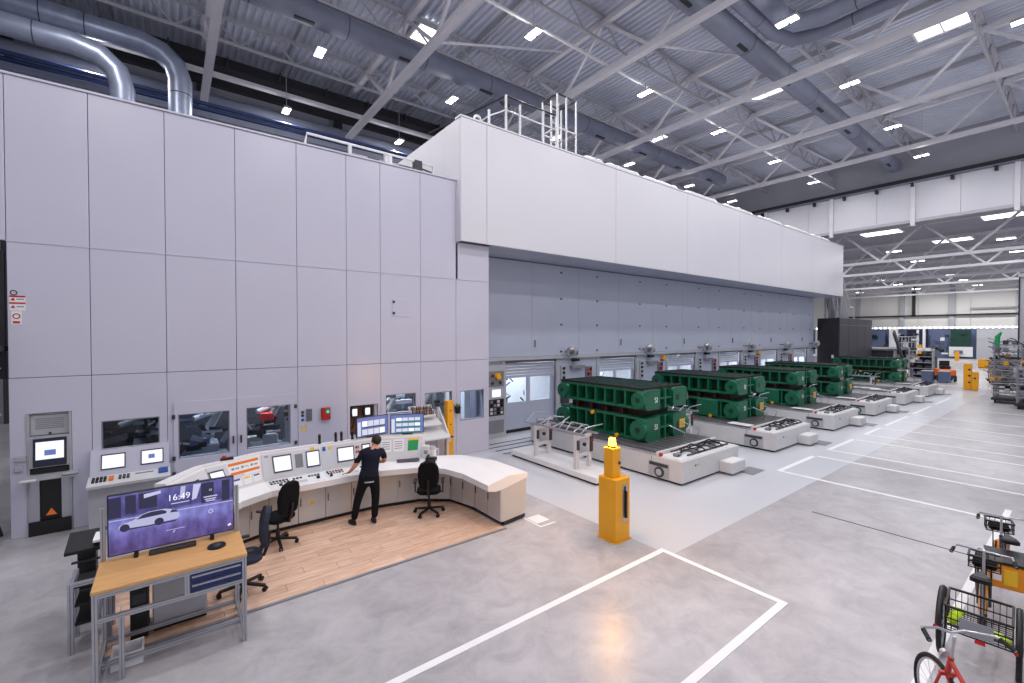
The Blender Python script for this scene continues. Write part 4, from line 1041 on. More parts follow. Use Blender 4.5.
# ------------------------------------------------------------------ terminal in the left wall panel
t = thing('wall_terminal', 'built-in operator terminal with bright screen and orange warning sign at the far left', 'terminal', (-1.81, WY, 0), world=True)
bx('niche_back', 'light_grey', t, -2.105, -1.515, WY+0.24, WY+0.28, 0.02, 2.245)
for a, b in ((-2.105, -2.07), (-1.55, -1.515)): bx('niche_side', 'light_grey', t, a, b, WY-0.02, WY+0.24, 0.02, 2.245)
bx('vent_hood', 'light_grey', t, -2.07, -1.55, WY+0.05, WY+0.24, 1.83, 2.2, bev=0.01)
for k in range(6): bx('vent_slit', 'mid_grey', t, -2.0, -1.62, WY+0.045, WY+0.05, 1.95+k*0.035, 1.962+k*0.035)
MB().cyl((-1.81, WY+0.05, 1.86), (-1.81, WY+0.03, 1.86), 0.02, n=8).build('lock', 'black', t)
MB().prism_x([(WY+0.2, 1.22), (WY-0.06, 1.25), (WY-0.02, 1.82), (WY+0.2, 1.82)], -2.07, -1.55).build('monitor_body', 'light_grey', t)
bz = MB().loft([(-2.02, WY-0.062, 1.27), (-1.58, WY-0.062, 1.27), (-1.58, WY-0.026, 1.78), (-2.02, WY-0.026, 1.78)], [(-2.02, WY-0.085, 1.27), (-1.58, WY-0.085, 1.27), (-1.58, WY-0.05, 1.78), (-2.02, WY-0.05, 1.78)]).build('screen_bezel', 'navy_frame', t)
s2 = MB().loft([(-1.985, WY-0.078, 1.40), (-1.615, WY-0.078, 1.40), (-1.615, WY-0.054, 1.72), (-1.985, WY-0.054, 1.72)], [(-1.985, WY-0.083, 1.40), (-1.615, WY-0.083, 1.40), (-1.615, WY-0.059, 1.72), (-1.985, WY-0.059, 1.72)]).build('screen', 'screen_white', bz)
MB().box(-1.87, -1.72, WY-0.088, WY-0.07, 1.47, 1.57).build('screen_image', 'screen_blue', s2)
ks = MB().prism_x([(WY+0.1, 1.10), (WY-0.26, 1.06), (WY-0.26, 1.085), (WY+0.1, 1.14)], -2.14, -1.42).build('keyboard_shelf', 'light_grey', t)
bx('shelf_grip', 'white', ks, -2.16, -1.95, WY-0.3, WY-0.24, 1.06, 1.10, bev=0.01); bx('shelf_grip', 'light_grey', ks, -1.62, -1.4, WY-0.28, WY-0.2, 1.10, 1.14, bev=0.01)
bx('dark_strip', 'black', t, -2.06, -1.56, WY-0.03, WY+0.02, 1.15, 1.22)
for a, b in ((-2.07, -1.95), (-1.66, -1.55)): bx('lower_panel', 'alu', t, a, b, WY-0.03, WY+0.22, 0.26, 1.05)
bx('dark_window', 'black', t, -1.95, -1.66, WY+0.02, WY+0.05, 0.26, 1.05)
MB().prism_y([(-1.88, 0.33), (-1.73, 0.33), (-1.805, 0.46)], WY+0.012, WY+0.02).build('warning_triangle', 'warn_orange', t)
bx('black_kick', 'black', t, -2.09, -1.53, WY-0.06, WY+0.2, 0.004, 0.26)
for z in (1.22, 1.40): tag(bx('socket_box', 'light_grey', None, -2.26, -2.15 + (0.04 if z > 1.3 else 0), WY-0.06, WY, z, z+0.09, bev=0.008), 'small grey socket box left of the terminal, %s of two' % ('upper' if z > 1.3 else 'lower'), 'socket')
# ------------------------------------------------------------------ console fixed under the left window
t = thing('wall_console', 'white wall console with two small screens below the left window', 'console', (-0.65, WY-0.3, 0), world=True)
def con(x0, x1, prof, name, m): return MB().prism_x(prof, x0, x1).build(name, m, t)
con(-1.25, -0.05, [(WY-0.001, 0.0), (WY-0.45, 0.0), (WY-0.45, 0.84), (WY-0.001, 0.84)], 'console_base', 'light_grey')
con(-1.26, -0.03, [(WY-0.001, 0.84), (WY-0.62, 0.84), (WY-0.66, 0.90), (WY-0.30, 0.99), (WY-0.001, 0.99)], 'console_shelf', 'white')
pn = con(-1.24, -0.05, [(WY-0.001, 0.99), (WY-0.30, 0.99), (WY-0.16, 1.46), (WY-0.001, 1.46)], 'console_panel', 'panel')
def onp(x0, x1, v0, v1, m, name, par, o0, o1):
    f = lambda v, o: (WY-0.30+0.14*v-o*0.95, 0.99+0.47*v+o*0.3)
    A = [(x0, *f(v0, o0)), (x1, *f(v0, o0)), (x1, *f(v1, o0)), (x0, *f(v1, o0))]; B = [(x0, *f(v0, o1)), (x1, *f(v0, o1)), (x1, *f(v1, o1)), (x0, *f(v1, o1))]
    return MB().loft(A, B).build(name, m, par)
for a in (-1.09, -0.5):
    b_ = onp(a, a+0.36, 0.22, 0.82, 'dark_grey', 'screen_bezel', pn, 0, 0.012); s2 = onp(a+0.018, a+0.342, 0.27, 0.77, 'screen_white', 'screen', b_, 0.012, 0.015)
    if a > -0.6: onp(a+0.12, a+0.22, 0.45, 0.62, 'screen_blue', 'screen_image', s2, 0.015, 0.017)
def ons(x0, x1, v0, v1, m, name, o1=0.02):
    f = lambda v, o: (WY-0.66+0.36*v, 0.90+0.09*v+o)
    A = [(x0, *f(v0, 0)), (x1, *f(v0, 0)), (x1, *f(v1, 0)), (x0, *f(v1, 0))]; B = [(x0, *f(v0, o1)), (x1, *f(v0, o1)), (x1, *f(v1, o1)), (x0, *f(v1, o1))]
    return MB().loft(A, B).build(name, m, t)
for i in range(4):
    for j in range(2): ons(-1.2+i*0.055, -1.16+i*0.055, 0.35+j*0.3, 0.55+j*0.3, 'black', 'push_button')
for i in range(3): ons(-0.82+i*0.06, -0.78+i*0.06, 0.4, 0.8, 'dark_grey', 'push_button')
ons(-0.96, -0.89, 0.35, 0.75, 'sign_orange', 'emergency_button', 0.03); ons(-0.58, -0.30, 0.7, 0.8, 'mid_grey', 'label_strip', 0.006); ons(-0.22, -0.07, 0.4, 0.9, 'sign_blue', 'blue_folder', 0.03)

# ------------------------------------------------------------------ niche with two round mirrors, parts rack, yellow post, plant
t = thing('helmet_niche', 'brown lined wall niche behind the left monitor', 'niche', (4.08, WY+0.2, 1.05), world=True)
bx('niche_back', 'brown_part', t, 3.7, 4.45, WY+0.16, WY+0.2, 1.05, 1.83); bx('niche_divider', 'light_grey', t, 4.36, 4.44, WY+0.03, WY+0.16, 1.05, 1.83)
for k, x in enumerate((3.83, 4.17)):
    t = thing('inspection_lamp', 'black oval inspection lamp with white screen, %s of the pair in the niche' % ('left' if k == 0 else 'right'), 'lamp', (x, WY, 1.3))
    MB(Matrix.Translation((0, 0.05, 0.36)) @ Matrix.Diagonal((0.75, 1, 1, 1))).torus((0,0,0), 0.13, 0.045, n=24, m=8).build('lamp_ring', 'black', t)
    bx('lamp_screen', 'screen_white', t, -0.06, 0.06, 0.0, 0.03, 0.26, 0.44); MB().tube([(0, 0.06, 0.2), (-0.02, 0.03, 0.08), (-0.08, 0.06, -0.1)], 0.02, 6).build('lamp_arm', 'black', t)
t = thing('parts_bench', 'white sloped inspection bench with brown sample parts against the enclosure wall', 'bench', (5.75, 11.2, 0), world=True)
MB().prism_x([(11.6, 1.05), (10.95, 0.82), (10.95, 0.86), (11.6, 1.1)], 5.25, 6.2).build('sloped_shelf', 'white', t)
MB().prism_x([(11.62, 1.30), (11.2, 1.16), (11.2, 1.2), (11.62, 1.36)], 5.25, 6.05).build('sloped_shelf', 'white', t)
MB().prism_x([(11.7, 1.62), (11.35, 1.38), (11.35, 1.42), (11.7, 1.68)], 5.25, 5.95).build('parts_tray', 'offwhite', t)
for x in (5.28, 6.1):
    bx('leg', 'offwhite', t, x, x+0.06, 11.55, 11.62, 0.005, 1.6); bx('leg', 'offwhite', t, x, x+0.06, 11.0, 11.06, 0.005, 0.84)
MB().prism_x([(11.62, 0.7), (11.62, 1.6), (10.98, 0.84), (10.98, 0.7)], 6.16, 6.2).build('side_panel', 'white', t)
bt = MB().cyl((0,0,0), (0,0,0.11), 0.022, 0.016, n=8).mesh('sample_part', 'brown_part')
bt2 = MB().cyl((0,0,0), (0,0,0.09), 0.022, 0.02, n=8).mesh('sample_part', 'steel')
for j in range(3):
    for i in range(12): share('sample_part', bt if (i*3+j) % 4 else bt2, t, (5.3 + i*0.053, 11.4 + j*0.09, 1.45 + j*0.062))
MB().tube([(6.18, 10.94, 0.84), (6.26, 10.92, 0.84), (6.26, 11.1, 0.84)], 0.02, 6).build('grab_handle', 'dark_grey', t)
t = thing('yellow_post', 'yellow square steel post beside the parts bench', 'post', (6.42, 11.45, 0), world=True)
bx('post_body', 'yellow', t, 6.32, 6.52, 11.36, 11.56, 0.012, 1.78, bev=0.01); bx('post_foot', 'yellow', t, 6.27, 6.57, 11.31, 11.61, 0.003, 0.012)
for z in (1.1, 1.5): MB().cyl((6.42, 11.36, z), (6.42, 11.34, z), 0.02, n=8).build('bolt', 'dark_grey', t)
t = thing('potted_plant', 'small plant in a black wall pot between two windows', 'plant', (6.87, WY, 1.2), world=True)
MB().cyl((6.87, WY-0.11, 1.32), (6.87, WY-0.11, 1.52), 0.07, 0.1, n=14).build('pot', 'black', t); bx('pot_bracket', 'black', t, 6.84, 6.9, WY-0.05, WY, 1.34, 1.5)
lf = MB().loft([(0,-0.002,0), (0.02,-0.002,0.05), (0,-0.002,0.13), (-0.02,-0.002,0.05)], [(0,0.002,0), (0.02,0.002,0.05), (0,0.002,0.13), (-0.02,0.002,0.05)]).mesh('leaf', 'plant')
for k in range(14): share('leaf', lf, t, (6.87 + rnd.uniform(-0.05, 0.05), WY-0.11 + rnd.uniform(-0.05, 0.05), 1.5), (R(rnd.uniform(-45, 45)), R(rnd.uniform(-40, 40)), R(rnd.uniform(0, 180))))

# ------------------------------------------------------------------ dark stair at the left edge
t = thing('service_stair', 'dark steel service stair partly hidden at the left image edge', 'stair', (-3.0, 11.4, 0), world=True)
for y in (11.05, 11.75): MB().bar((-2.5, y, 0.1), (-3.6, y, 4.6), 0.05, 0.22).build('stringer', 'crane_black', t)
for k in range(16): bx('tread', 'dark_grey', t, -2.62-0.065*k-0.2, -2.62-0.065*k+0.08, 11.05, 11.75, 0.25+k*0.27, 0.28+k*0.27)
for y in (11.03,):
    MB().tube([(-2.42, y, 0.0), (-2.42, y, 1.3), (-2.42, y, 3.6), (-3.4, y, 5.6)], 0.03, 8).build('handrail', 'steel', t)
    for z in (2.3, 3.1): MB().bar((-2.34, 11.4, z), (-2.9, 11.4, z+0.9), 0.05).build('brace', 'steel', t)
bx('landing', 'crane_black', t, -4.2, -2.36, 11.0, 13.0, 3.4, 3.5); bx('stair_screen', 'crane_black', t, -2.9, -2.36, 11.9, 11.95, 2.9, 5.2)
# ------------------------------------------------------------------ the man at the desk
def make_person():
    t = thing('person', 'man in dark navy t-shirt and black trousers leaning on the control desk', 'person', (2.95, 8.6, 0.015), world=True)
    J = {}; E_ = []; Rr = {}
    def j(n, x, y, z, r, r2=None, par=None):
        J[n] = (x, y, z); Rr[n] = (r, r2 or r)
        if par: E_.append((par, n))
    j('pelvis', 3.07, 8.64, 0.90, 0.17, 0.125)
    j('waist', 3.09, 8.68, 1.04, 0.168, 0.12, 'pelvis'); j('chest', 3.13, 8.73, 1.22, 0.19, 0.125, 'waist'); j('upper', 3.16, 8.77, 1.35, 0.165, 0.105, 'chest')
    j('neck', 3.23, 8.81, 1.44, 0.058, 0.058, 'upper'); j('skull', 3.28, 8.84, 1.525, 0.075, 0.085, 'neck'); j('crown', 3.29, 8.85, 1.61, 0.07, 0.08, 'skull')
    j('shl', 2.955, 8.77, 1.36, 0.082, None, 'upper'); j('arl', 2.89, 8.77, 1.25, 0.066, None, 'shl'); j('ell', 2.83, 8.78, 1.13, 0.044, None, 'arl'); j('wrl', 2.765, 8.92, 0.985, 0.029, None, 'ell')
    j('shr', 3.36, 8.75, 1.345, 0.082, None, 'upper'); j('arr', 3.42, 8.77, 1.24, 0.066, None, 'shr'); j('elr', 3.45, 8.84, 1.11, 0.045, None, 'arr'); j('wrr', 3.34, 9.04, 1.07, 0.030, None, 'elr')
    j('hpl', 2.95, 8.65, 0.84, 0.112, None, 'pelvis'); j('knl', 2.85, 8.68, 0.48, 0.08, None, 'hpl'); j('cal', 2.82, 8.68, 0.34, 0.074, None, 'knl'); j('anl', 2.78, 8.68, 0.115, 0.064, None, 'cal')
    j('hpr', 3.17, 8.61, 0.84, 0.112, None, 'pelvis'); j('knr', 3.17, 8.58, 0.48, 0.08, None, 'hpr'); j('car', 3.15, 8.56, 0.34, 0.074, None, 'knr'); j('anr', 3.13, 8.54, 0.115, 0.064, None, 'car')
    def grow(names, edges, lv=2):
        me = bpy.data.meshes.new('body'); ix = {n: i for i, n in enumerate(names)}
        me.from_pydata([tuple(J[n][k] - t.location[k] for k in range(3)) for n in names], [(ix[a], ix[b]) for a, b in edges], [])
        o = bpy.data.objects.new('body', me); COL.objects.link(o)
        md = o.modifiers.new('skin', 'SKIN'); md.use_smooth_shade = True
        for n in names: me.skin_vertices[0].data[ix[n]].radius = Rr[n]
        me.skin_vertices[0].data[0].use_root = True
        sb = o.modifiers.new('sub', 'SUBSURF'); sb.levels = lv; sb.render_levels = lv
        dg = bpy.context.evaluated_depsgraph_get(); dg.update()
        m2 = bpy.data.meshes.new_from_object(o.evaluated_get(dg))
        bpy.data.objects.remove(o, do_unlink=True)
        return m2
    # hands: palm and five fingers, left one spread on the desk
    for s_, w_, d, sp in (('l', 'wrl', Vector((-0.35, 0.80, -0.30)).normalized(), 1), ('r', 'wrr', Vector((-0.3, 0.9, -0.25)).normalized(), -1)):
        W = Vector(J[w_]); sd = d.cross(Vector((0,0,1))).normalized()
        pa = W + d*0.05; j('pm'+s_, *pa, 0.030, 0.017, w_); pb = W + d*0.085; j('pk'+s_, *pb, 0.034, 0.014, 'pm'+s_)
        for k, (off, ln) in enumerate(((-0.032, 0.062), (-0.011, 0.075), (0.011, 0.07), (0.032, 0.055))):
            a = pb + sd*off*sp*-1 + d*0.012; b_ = a + d*ln*0.55 + sd*off*0.35*sp*-1 + Vector((0,0,0.004)); c_ = b_ + d*ln*0.5 + Vector((0,0,-0.014))
            j('f%s%da' % (s_, k), *a, 0.0095, None, 'pk'+s_); j('f%s%db' % (s_, k), *b_, 0.0085, None, 'f%s%da' % (s_, k)); j('f%s%dc' % (s_, k), *c_, 0.0075, None, 'f%s%db' % (s_, k))
        th = pa + sd*0.035*sp; j('t%sa' % s_, *th, 0.012, None, 'pm'+s_); th2 = th + sd*0.03*sp + d*0.035; j('t%sb' % s_, *th2, 0.0095, None, 't%sa' % s_)
    names = list(J); m2 = grow(names, E_)
    for k in ('skin', 'shirt', 'trousers'): m2.materials.append(MATS[k])
    off = t.location
    for p in m2.polygons:
        c = p.center + off
        arm = abs(c.x - (3.07 + (c.z-0.93)*0.22)) > 0.225 or (c.z < 1.2 and c.y > 8.86)
        low_sleeve = c.z < 1.20
        if c.z > 1.432 and abs(c.x-3.26) < 0.13: p.material_index = 0
        elif c.z < 0.93 and not (c.y > 8.8 or (c.x < 2.80 and c.z > 0.8)): p.material_index = 2
        elif (arm and low_sleeve) or c.z < 0.93 or c.y > 8.93: p.material_index = 0
        else: p.material_index = 1
        p.use_smooth = True
    body = bpy.data.objects.new('body', m2); COL.objects.link(body); body.parent = t; ORI[body.name] = ORI[t.name]
    body['label'] = 'man seen from behind, leaning forward with one hand on the desk'
    # shirt hem, belt, hair, ears, shoes
    def ellip(c, rx, ry, n=24): return [(c[0]+rx*math.cos(2*math.pi*i/n), c[1]+ry*math.sin(2*math.pi*i/n), c[2]) for i in range(n)]
    MB().loft(ellip((3.075, 8.65, 0.86), 0.190, 0.145), ellip((3.085, 8.672, 0.99), 0.176, 0.130), True).build('shirt_hem', 'shirt', t)
    MB().loft(ellip((3.07, 8.645, 0.835), 0.184, 0.140), ellip((3.072, 8.648, 0.862), 0.184, 0.140), True).build('belt', 'light_grey', t)
    MB(Matrix.Translation((3.286, 8.825, 1.575)) @ Matrix.Rotation(R(24), 4, 'X')).ball((0,0,0), 0.105, 16, 12, (0.9, 1.0, 1.02), -0.5).build('hair', 'hair', t)
    for s_ in (-1, 1): MB().ball((3.285 + 0.09*s_, 8.865, 1.545), 0.024, 8, 6, (0.45, 0.8, 1.2)).build('ear', 'skin', t)
    f = MB().ball((3.295, 8.94, 1.55), 0.018, 8, 6, (0.8, 1.2, 1.4)); f.build('nose', 'skin', t)
    for s_ in (-1, 1): MB().ball((3.295 + 0.033*s_, 8.922, 1.572), 0.010, 8, 6).build('eye', 'hair', t)
    for (x, y, a) in ((2.775, 8.68, 12), (3.13, 8.54, -6)):
        M = Matrix.Translation((x, y, 0.015)) @ Matrix.Rotation(R(a), 4, 'Z')
        sh = MB(M)
        def ring(z, k, dy=0.0): return [(0.048*k*math.cos(2*math.pi*i/16), 0.055 + dy + 0.135*k*math.sin(2*math.pi*i/16), z) for i in range(16)]
        sh.loft(ring(0.02, 1.0), ring(0.06, 0.98), True, False); sh.loft(ring(0.06, 0.98), ring(0.095, 0.7, -0.03), True, True)
        so = sh.build('shoe', 'black', t)
        MB(M).loft(ring(0.0, 1.03), ring(0.022, 1.03), True).build('sole', 'shoe_sole', so)
    return t
make_person()

# ------------------------------------------------------------------ bicycles in the lower right corner
def wheel(t, c, r, name, steer=0.0, fat=0.02):
    ax = (math.sin(-steer), math.cos(steer), 0)
    w_ = MB().torus(c, r-fat, fat, ax, 32, 8).build(name, 'rubber', t)
    MB().torus(c, r-fat*2-0.008, 0.011, ax, 32, 6).build('rim', 'steel', w_)
    C = Vector(c); d, u, k = MB()._fr(ax); sp = MB()
    for i in range(18):
        a = 2*math.pi*i/18; e = u*math.cos(a) + k*math.sin(a)
        sp.cyl(C + d*(0.025 if i % 2 else -0.025), C + e*(r-fat*2-0.01), 0.0022, n=4, caps=False)
    sp.build('spokes', 'steel', w_)
    MB().cyl(C - d*0.04, C + d*0.04, 0.022, n=10).build('hub', 'steel', w_)
    return w_
def saddle(t, x, y, z, m='black'):
    s_ = MB()
    A = [(x+0.14, y-0.015), (x+0.05, y-0.035), (x-0.04, y-0.08), (x-0.11, y-0.09), (x-0.13, y-0.05), (x-0.13, y+0.05), (x-0.11, y+0.09), (x-0.04, y+0.08), (x+0.05, y+0.035), (x+0.14, y+0.015)]
    s_.loft([(a, b, z) for a, b in A], [(a, b, z+0.045) for a, b in A], True, False)
    s_.loft([(a, b, z+0.045) for a, b in A], [(x+(a-x)*0.8, y+(b-y)*0.75, z+0.065) for a, b in A], True, True)
    return s_.build('saddle', m, t)
def basket(t, x0, x1, y0, y1, z0, z1, name='basket', m='black'):
    b = MB(); r = 0.006
    for z in (z0, (z0+z1)/2, z1):
        rr = 0.011 if z == z1 else r
        b.bar((x0,y0,z), (x1,y0,z), rr*2).bar((x1,y0,z), (x1,y1,z), rr*2).bar((x1,y1,z), (x0,y1,z), rr*2).bar((x0,y1,z), (x0,y0,z), rr*2)
    n = max(2, int((x1-x0)/0.05)); m_ = max(2, int((y1-y0)/0.05))
    for i in range(n+1):
        x = x0 + (x1-x0)*i/n
        b.bar((x,y0,z0), (x,y0,z1), 0.006).bar((x,y1,z0), (x,y1,z1), 0.006).bar((x,y0,z0), (x,y1,z0), 0.006)
    for i in range(m_+1):
        y = y0 + (y1-y0)*i/m_
        b.bar((x0,y,z0), (x0,y,z1), 0.006).bar((x1,y,z0), (x1,y,z1), 0.006).bar((x0,y,z0), (x1,y,z0), 0.006)
    return b.build(name, m, t)
def bicycle(label, loc, rz, frame, fender=None, front_basket=False, crate=False, steer=0.0, lamp=True):
    """local: x forwards, front axle at x=+0.52"""
    t = thing('bicycle', label, 'bicycle', loc, rz, group='bicycles parked along the white line')
    r = 0.33; fx = 0.54; rx = -0.52
    fr = MB()
    hd0 = Vector((0.36, 0, 0.80)); hd1 = Vector((0.41, 0, 0.62)); bb = Vector((-0.06, 0, 0.28)); st = Vector((-0.22, 0, 0.72)); ra = Vector((rx, 0, r))
    fr.cyl(hd0, hd1, 0.022, n=10).tube([hd1, (0.2, 0, 0.42), bb], 0.021, 10).cyl(hd0 + Vector((0,0,-0.04)), st + Vector((0.03,0,-0.2)), 0.018, n=10).cyl(bb, st, 0.017, n=10)
    for s_ in (-0.06, 0.06): fr.cyl(bb, ra + Vector((0, s_, 0)), 0.01, n=8).cyl(st, ra + Vector((0, s_, 0)), 0.009, n=8)
    fr.build('frame', frame, t)
    fk = MB()
    sx_, sy_ = math.cos(steer), math.sin(steer)
    ax = Vector((hd1.x + (fx-hd1.x)*sx_, (fx-hd1.x)*sy_, r)); sd = Vector((-sy_, sx_, 0))
    for s_ in (-0.05, 0.05): fk.tube([hd1 + sd*s_, hd1.lerp(ax, 0.5) + sd*s_, ax + sd*s_], 0.012, 8)
    fk.bar(hd1 - sd*0.06, hd1 + sd*0.06, 0.03).build('fork', frame if not fender else 'black', t)
    wheel(t, tuple(ax), r, 'front_wheel', steer); wheel(t, (rx, 0, r), r, 'rear_wheel')
    if fender:
        for c, s_ in ((ax, steer), (Vector((rx, 0, r)), 0.0)):
            MB().torus(tuple(c), r+0.015, 0.035, (math.sin(-s_), math.cos(s_), 0), 20, 6, 1.0, R(20), R(170)).build('fender', fender, t)
    hb = MB(); top = hd0 + Vector((-0.04, 0, 0.22)); hb.cyl(hd0, top, 0.014, n=8)
    pts = [top + sd*0.30 + Vector((-0.20*sx_, -0.2*sy_, 0.05)), top + sd*0.27 + Vector((-0.05*sx_, -0.05*sy_, 0.07)), top + sd*0.1 + Vector((0.05, 0, 0.03)), top + Vector((0.05, 0, 0)), top - sd*0.1 + Vector((0.05, 0, 0.03)), top - sd*0.27 + Vector((-0.05*sx_, -0.05*sy_, 0.07)), top - sd*0.30 + Vector((-0.20*sx_, -0.2*sy_, 0.05))]
    hb.tube(pts, 0.012, 8); ho = hb.build('handlebar', 'steel' if frame != 'navy_frame' else 'dark_grey', t)
    for a, b in ((pts[0], pts[1]), (pts[-1], pts[-2])):
        g_ = MB(); g_.cyl(a, a.lerp(b, 0.8), 0.019, n=10); g_.build('grip', 'rubber', ho)
    MB().cyl(st, st + Vector((-0.05, 0, 0.14)), 0.013, n=8).build('seat_post', 'steel', t); saddle(t, -0.28, 0, 0.86)
    cr = MB(); cr.cyl(bb + Vector((0,-0.05,0)), bb + Vector((0,-0.056,0)), 0.09, n=20); cr.build('chain_ring', 'dark_grey', t)
    for s_, a in ((-1, 40), (1, 220)):
        e = bb + Vector((0.16*math.cos(R(a)), 0.08*s_, 0.16*math.sin(R(a)))); MB().bar(bb + Vector((0, 0.07*s_, 0)), e, 0.018).build('crank', 'steel', t); bx('pedal', 'black', t, e.x-0.045, e.x+0.045, min(e.y, e.y+0.09*s_), max(e.y, e.y+0.09*s_), e.z-0.012, e.z+0.012)
    c = bx('spoke_reflector', 'orange_deep', t, ax.x-0.035, ax.x+0.035, ax.y-0.012, ax.y+0.012, r-0.23, r-0.19)
    if front_basket:
        basket(t, 0.46, 0.72, -0.15, 0.15, 0.78, 0.90); bx('basket_floor', 'black', t, 0.47, 0.71, -0.14, 0.14, 0.77, 0.78); bx('front_bag', 'black_fabric', t, 0.48, 0.69, -0.11, 0.11, 0.785, 0.87, bev=0.03)
        for s_ in (-0.07, 0.07): MB().bar((0.60, s_, 0.77), (ax.x, s_, r), 0.012).build('carrier_strut', 'black', t)
    if crate:
        cb = bx('frame_bag', fender or 'orange', t, -0.12, 0.28, -0.08, 0.08, 0.40, 0.68, bev=0.02)
        bx('bag_print', 'sign_yellow', cb, -0.04, 0.06, -0.084, 0.084, 0.45, 0.62); bx('bag_print', 'paper', cb, 0.10, 0.2, -0.084, 0.084, 0.46, 0.54); bx('bag_strap', 'black', cb, 0.07, 0.09, -0.086, 0.086, 0.40, 0.68)
    if lamp: MB().cyl((0.43, 0, 0.78), (0.47, 0, 0.78), 0.03, 0.035, n=10).build('head_lamp', 'alu', t)
    return t
bicycle('red bicycle nearest the camera with an orange spoke reflector', (5.24, 0.56, 0.008), R(36), 'red_frame', None, False, False, 0.05)
def tricycle(label, loc, rz, rear, frame, front_x, tilt=0.0):
    """local: x forwards, rear axle at x=0"""
    t = thing('cargo_tricycle', label, 'tricycle', loc, rz, group='cargo tricycles parked along the white line')
    for y in (0.30, -0.30):
        wheel(t, (0, y, 0.34), 0.34, 'rear_wheel', 0.0, 0.024)
        MB().torus((0, y, 0.34), 0.375, 0.035, (0,1,0), 20, 6, 0.9, R(15), R(165)).build('fender', 'black', t)
        MB().cyl((-0.37, y+0.02, 0.45), (-0.39, y+0.02, 0.45), 0.02, n=10).build('red_reflector', 'red', t)
    MB().cyl((0, -0.34, 0.34), (0, 0.34, 0.34), 0.016, n=8).build('rear_axle', 'dark_grey', t)
    if rear == 'basket':
        basket(t, -0.26, 0.26, -0.255, 0.255, 0.40, 0.66)
        bx('basket_board', 'board_grey', t, -0.276, -0.268, -0.12, 0.14, 0.42, 0.58)
        v = MB()
        for k in range(6): v.ball((-0.20 + 0.03*(k % 2), -0.21 + k*0.05, 0.45 + 0.02*(k % 3)), 0.055, 8, 6, (0.9, 0.8, 0.7))
        v.build('neon_vest', 'hi_vis', t)
        w2 = MB()
        for k in range(4): w2.ball((-0.12 + 0.07*k, 0.2 - 0.01*k, 0.46 + 0.02*(k % 2)), 0.05, 8, 6)
        w2.build('neon_vest', 'hi_vis', t)
        bx('tail_lamp', 'red', t, -0.28, -0.262, -0.06, 0.02, 0.36, 0.40)
    else:
        c = bx('cargo_box', 'orange', t, -0.30, 0.22, -0.24, 0.24, 0.40, 0.72, bev=0.02)
        for y0 in (-0.18, 0.0): bx('box_print', 'sign_yellow', c, -0.306, -0.30, y0, y0+0.12, 0.46, 0.66)
        bx('box_label', 'paper', c, -0.308, -0.30, 0.14, 0.22, 0.5, 0.6); bx('box_lid', 'black', c, -0.31, 0.23, -0.25, 0.25, 0.72, 0.75)
    fx = front_x; hx = fx - 0.16
    MB().tube([(0.0, 0, 0.34), (0.3, 0, 0.34), (0.55, 0, 0.32), (hx-0.08, 0, 0.52), (hx, 0, 0.72)], 0.022, 10).build('frame', frame, t)
    MB().cyl((0.44, 0, 0.33), (0.34, 0, 0.84), 0.016, n=10).build('seat_post', 'steel', t); saddle(t, 0.32, 0, 0.84)
    for s_ in (-0.05, 0.05): MB().cyl((hx, s_, 0.62), (fx, s_, 0.26), 0.012, n=8).build('fork', frame, t)
    wheel(t, (fx, 0, 0.26), 0.26, 'front_wheel')
    MB().torus((fx, 0, 0.26), 0.285, 0.045, (0,1,0), 20, 6, 1.0, R(10), R(175)).build('fender', 'orange', t)
    hb = MB().tube([(hx-0.3, 0.27, 1.0), (hx-0.12, 0.24, 1.04), (hx, 0.1, 1.0), (hx, -0.1, 1.0), (hx-0.12, -0.24, 1.04), (hx-0.3, -0.27, 1.0)], 0.012, 8).cyl((hx,0,0.68), (hx,0,1.0), 0.014, n=8).build('handlebar', 'steel', t)
    for s_ in (-1, 1): MB().cyl((hx-0.3, 0.27*s_, 1.0), (hx-0.19, 0.255*s_, 1.02), 0.019, n=8).build('grip', 'rubber', hb)
    basket(t, fx-0.08, fx+0.16, -0.14, 0.14, 0.74, 0.88, 'front_basket'); bx('front_bag', 'black_fabric', t, fx-0.05, fx+0.13, -0.11, 0.11, 0.745, 0.82, bev=0.02)
    for s_ in (-0.06, 0.06): MB().bar((fx+0.05, s_, 0.74), (fx, s_, 0.26), 0.012).build('carrier_strut', 'black', t)
    return t
tricycle('black cargo tricycle with wire basket and neon yellow vests', (7.15, 0.78, 0.008), R(4), 'basket', 'navy_frame', 1.02)
tricycle('cargo tricycle with an orange box behind the wire basket one', (8.85, 0.66, 0.008), R(12), 'box', 'navy_frame', 1.08)
# ------------------------------------------------------------------ hall shell
RZ = 17.3; XE = 41.5; YR = 27.8
ce = MB(); x = -12.0; vs = []
while x < XE:
    vs += [(x, 0), (x+0.10, 0), (x+0.14, 0.11), (x+0.26, 0.11)]; x += 0.30
n = len(vs)
ce.add([(a, -12, RZ+b) for a, b in vs] + [(a, YR, RZ+b) for a, b in vs], [(i, i+1, n+i+1, n+i) for i in range(n-1)])
ce.add([(-12, -12, RZ+0.3), (XE, -12, RZ+0.3), (XE, YR, RZ+0.3), (-12, YR, RZ+0.3)], [(0,1,2,3)])
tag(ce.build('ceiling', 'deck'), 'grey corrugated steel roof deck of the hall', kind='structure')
wb_ = thing('wall_rear', 'dark grey rear hall wall above the press enclosure', None, (15, YR, 0), world=True, kind='structure')
for k in range(11): bx('wall_panel', 'rear_wall', wb_, -12+k*4.9+0.01, -12+(k+1)*4.9-0.01, YR, YR+0.2, 0, RZ+0.3)
bx('wall_band', 'rear_wall', wb_, -12, XE, YR-0.05, YR, 12.6, 12.75)
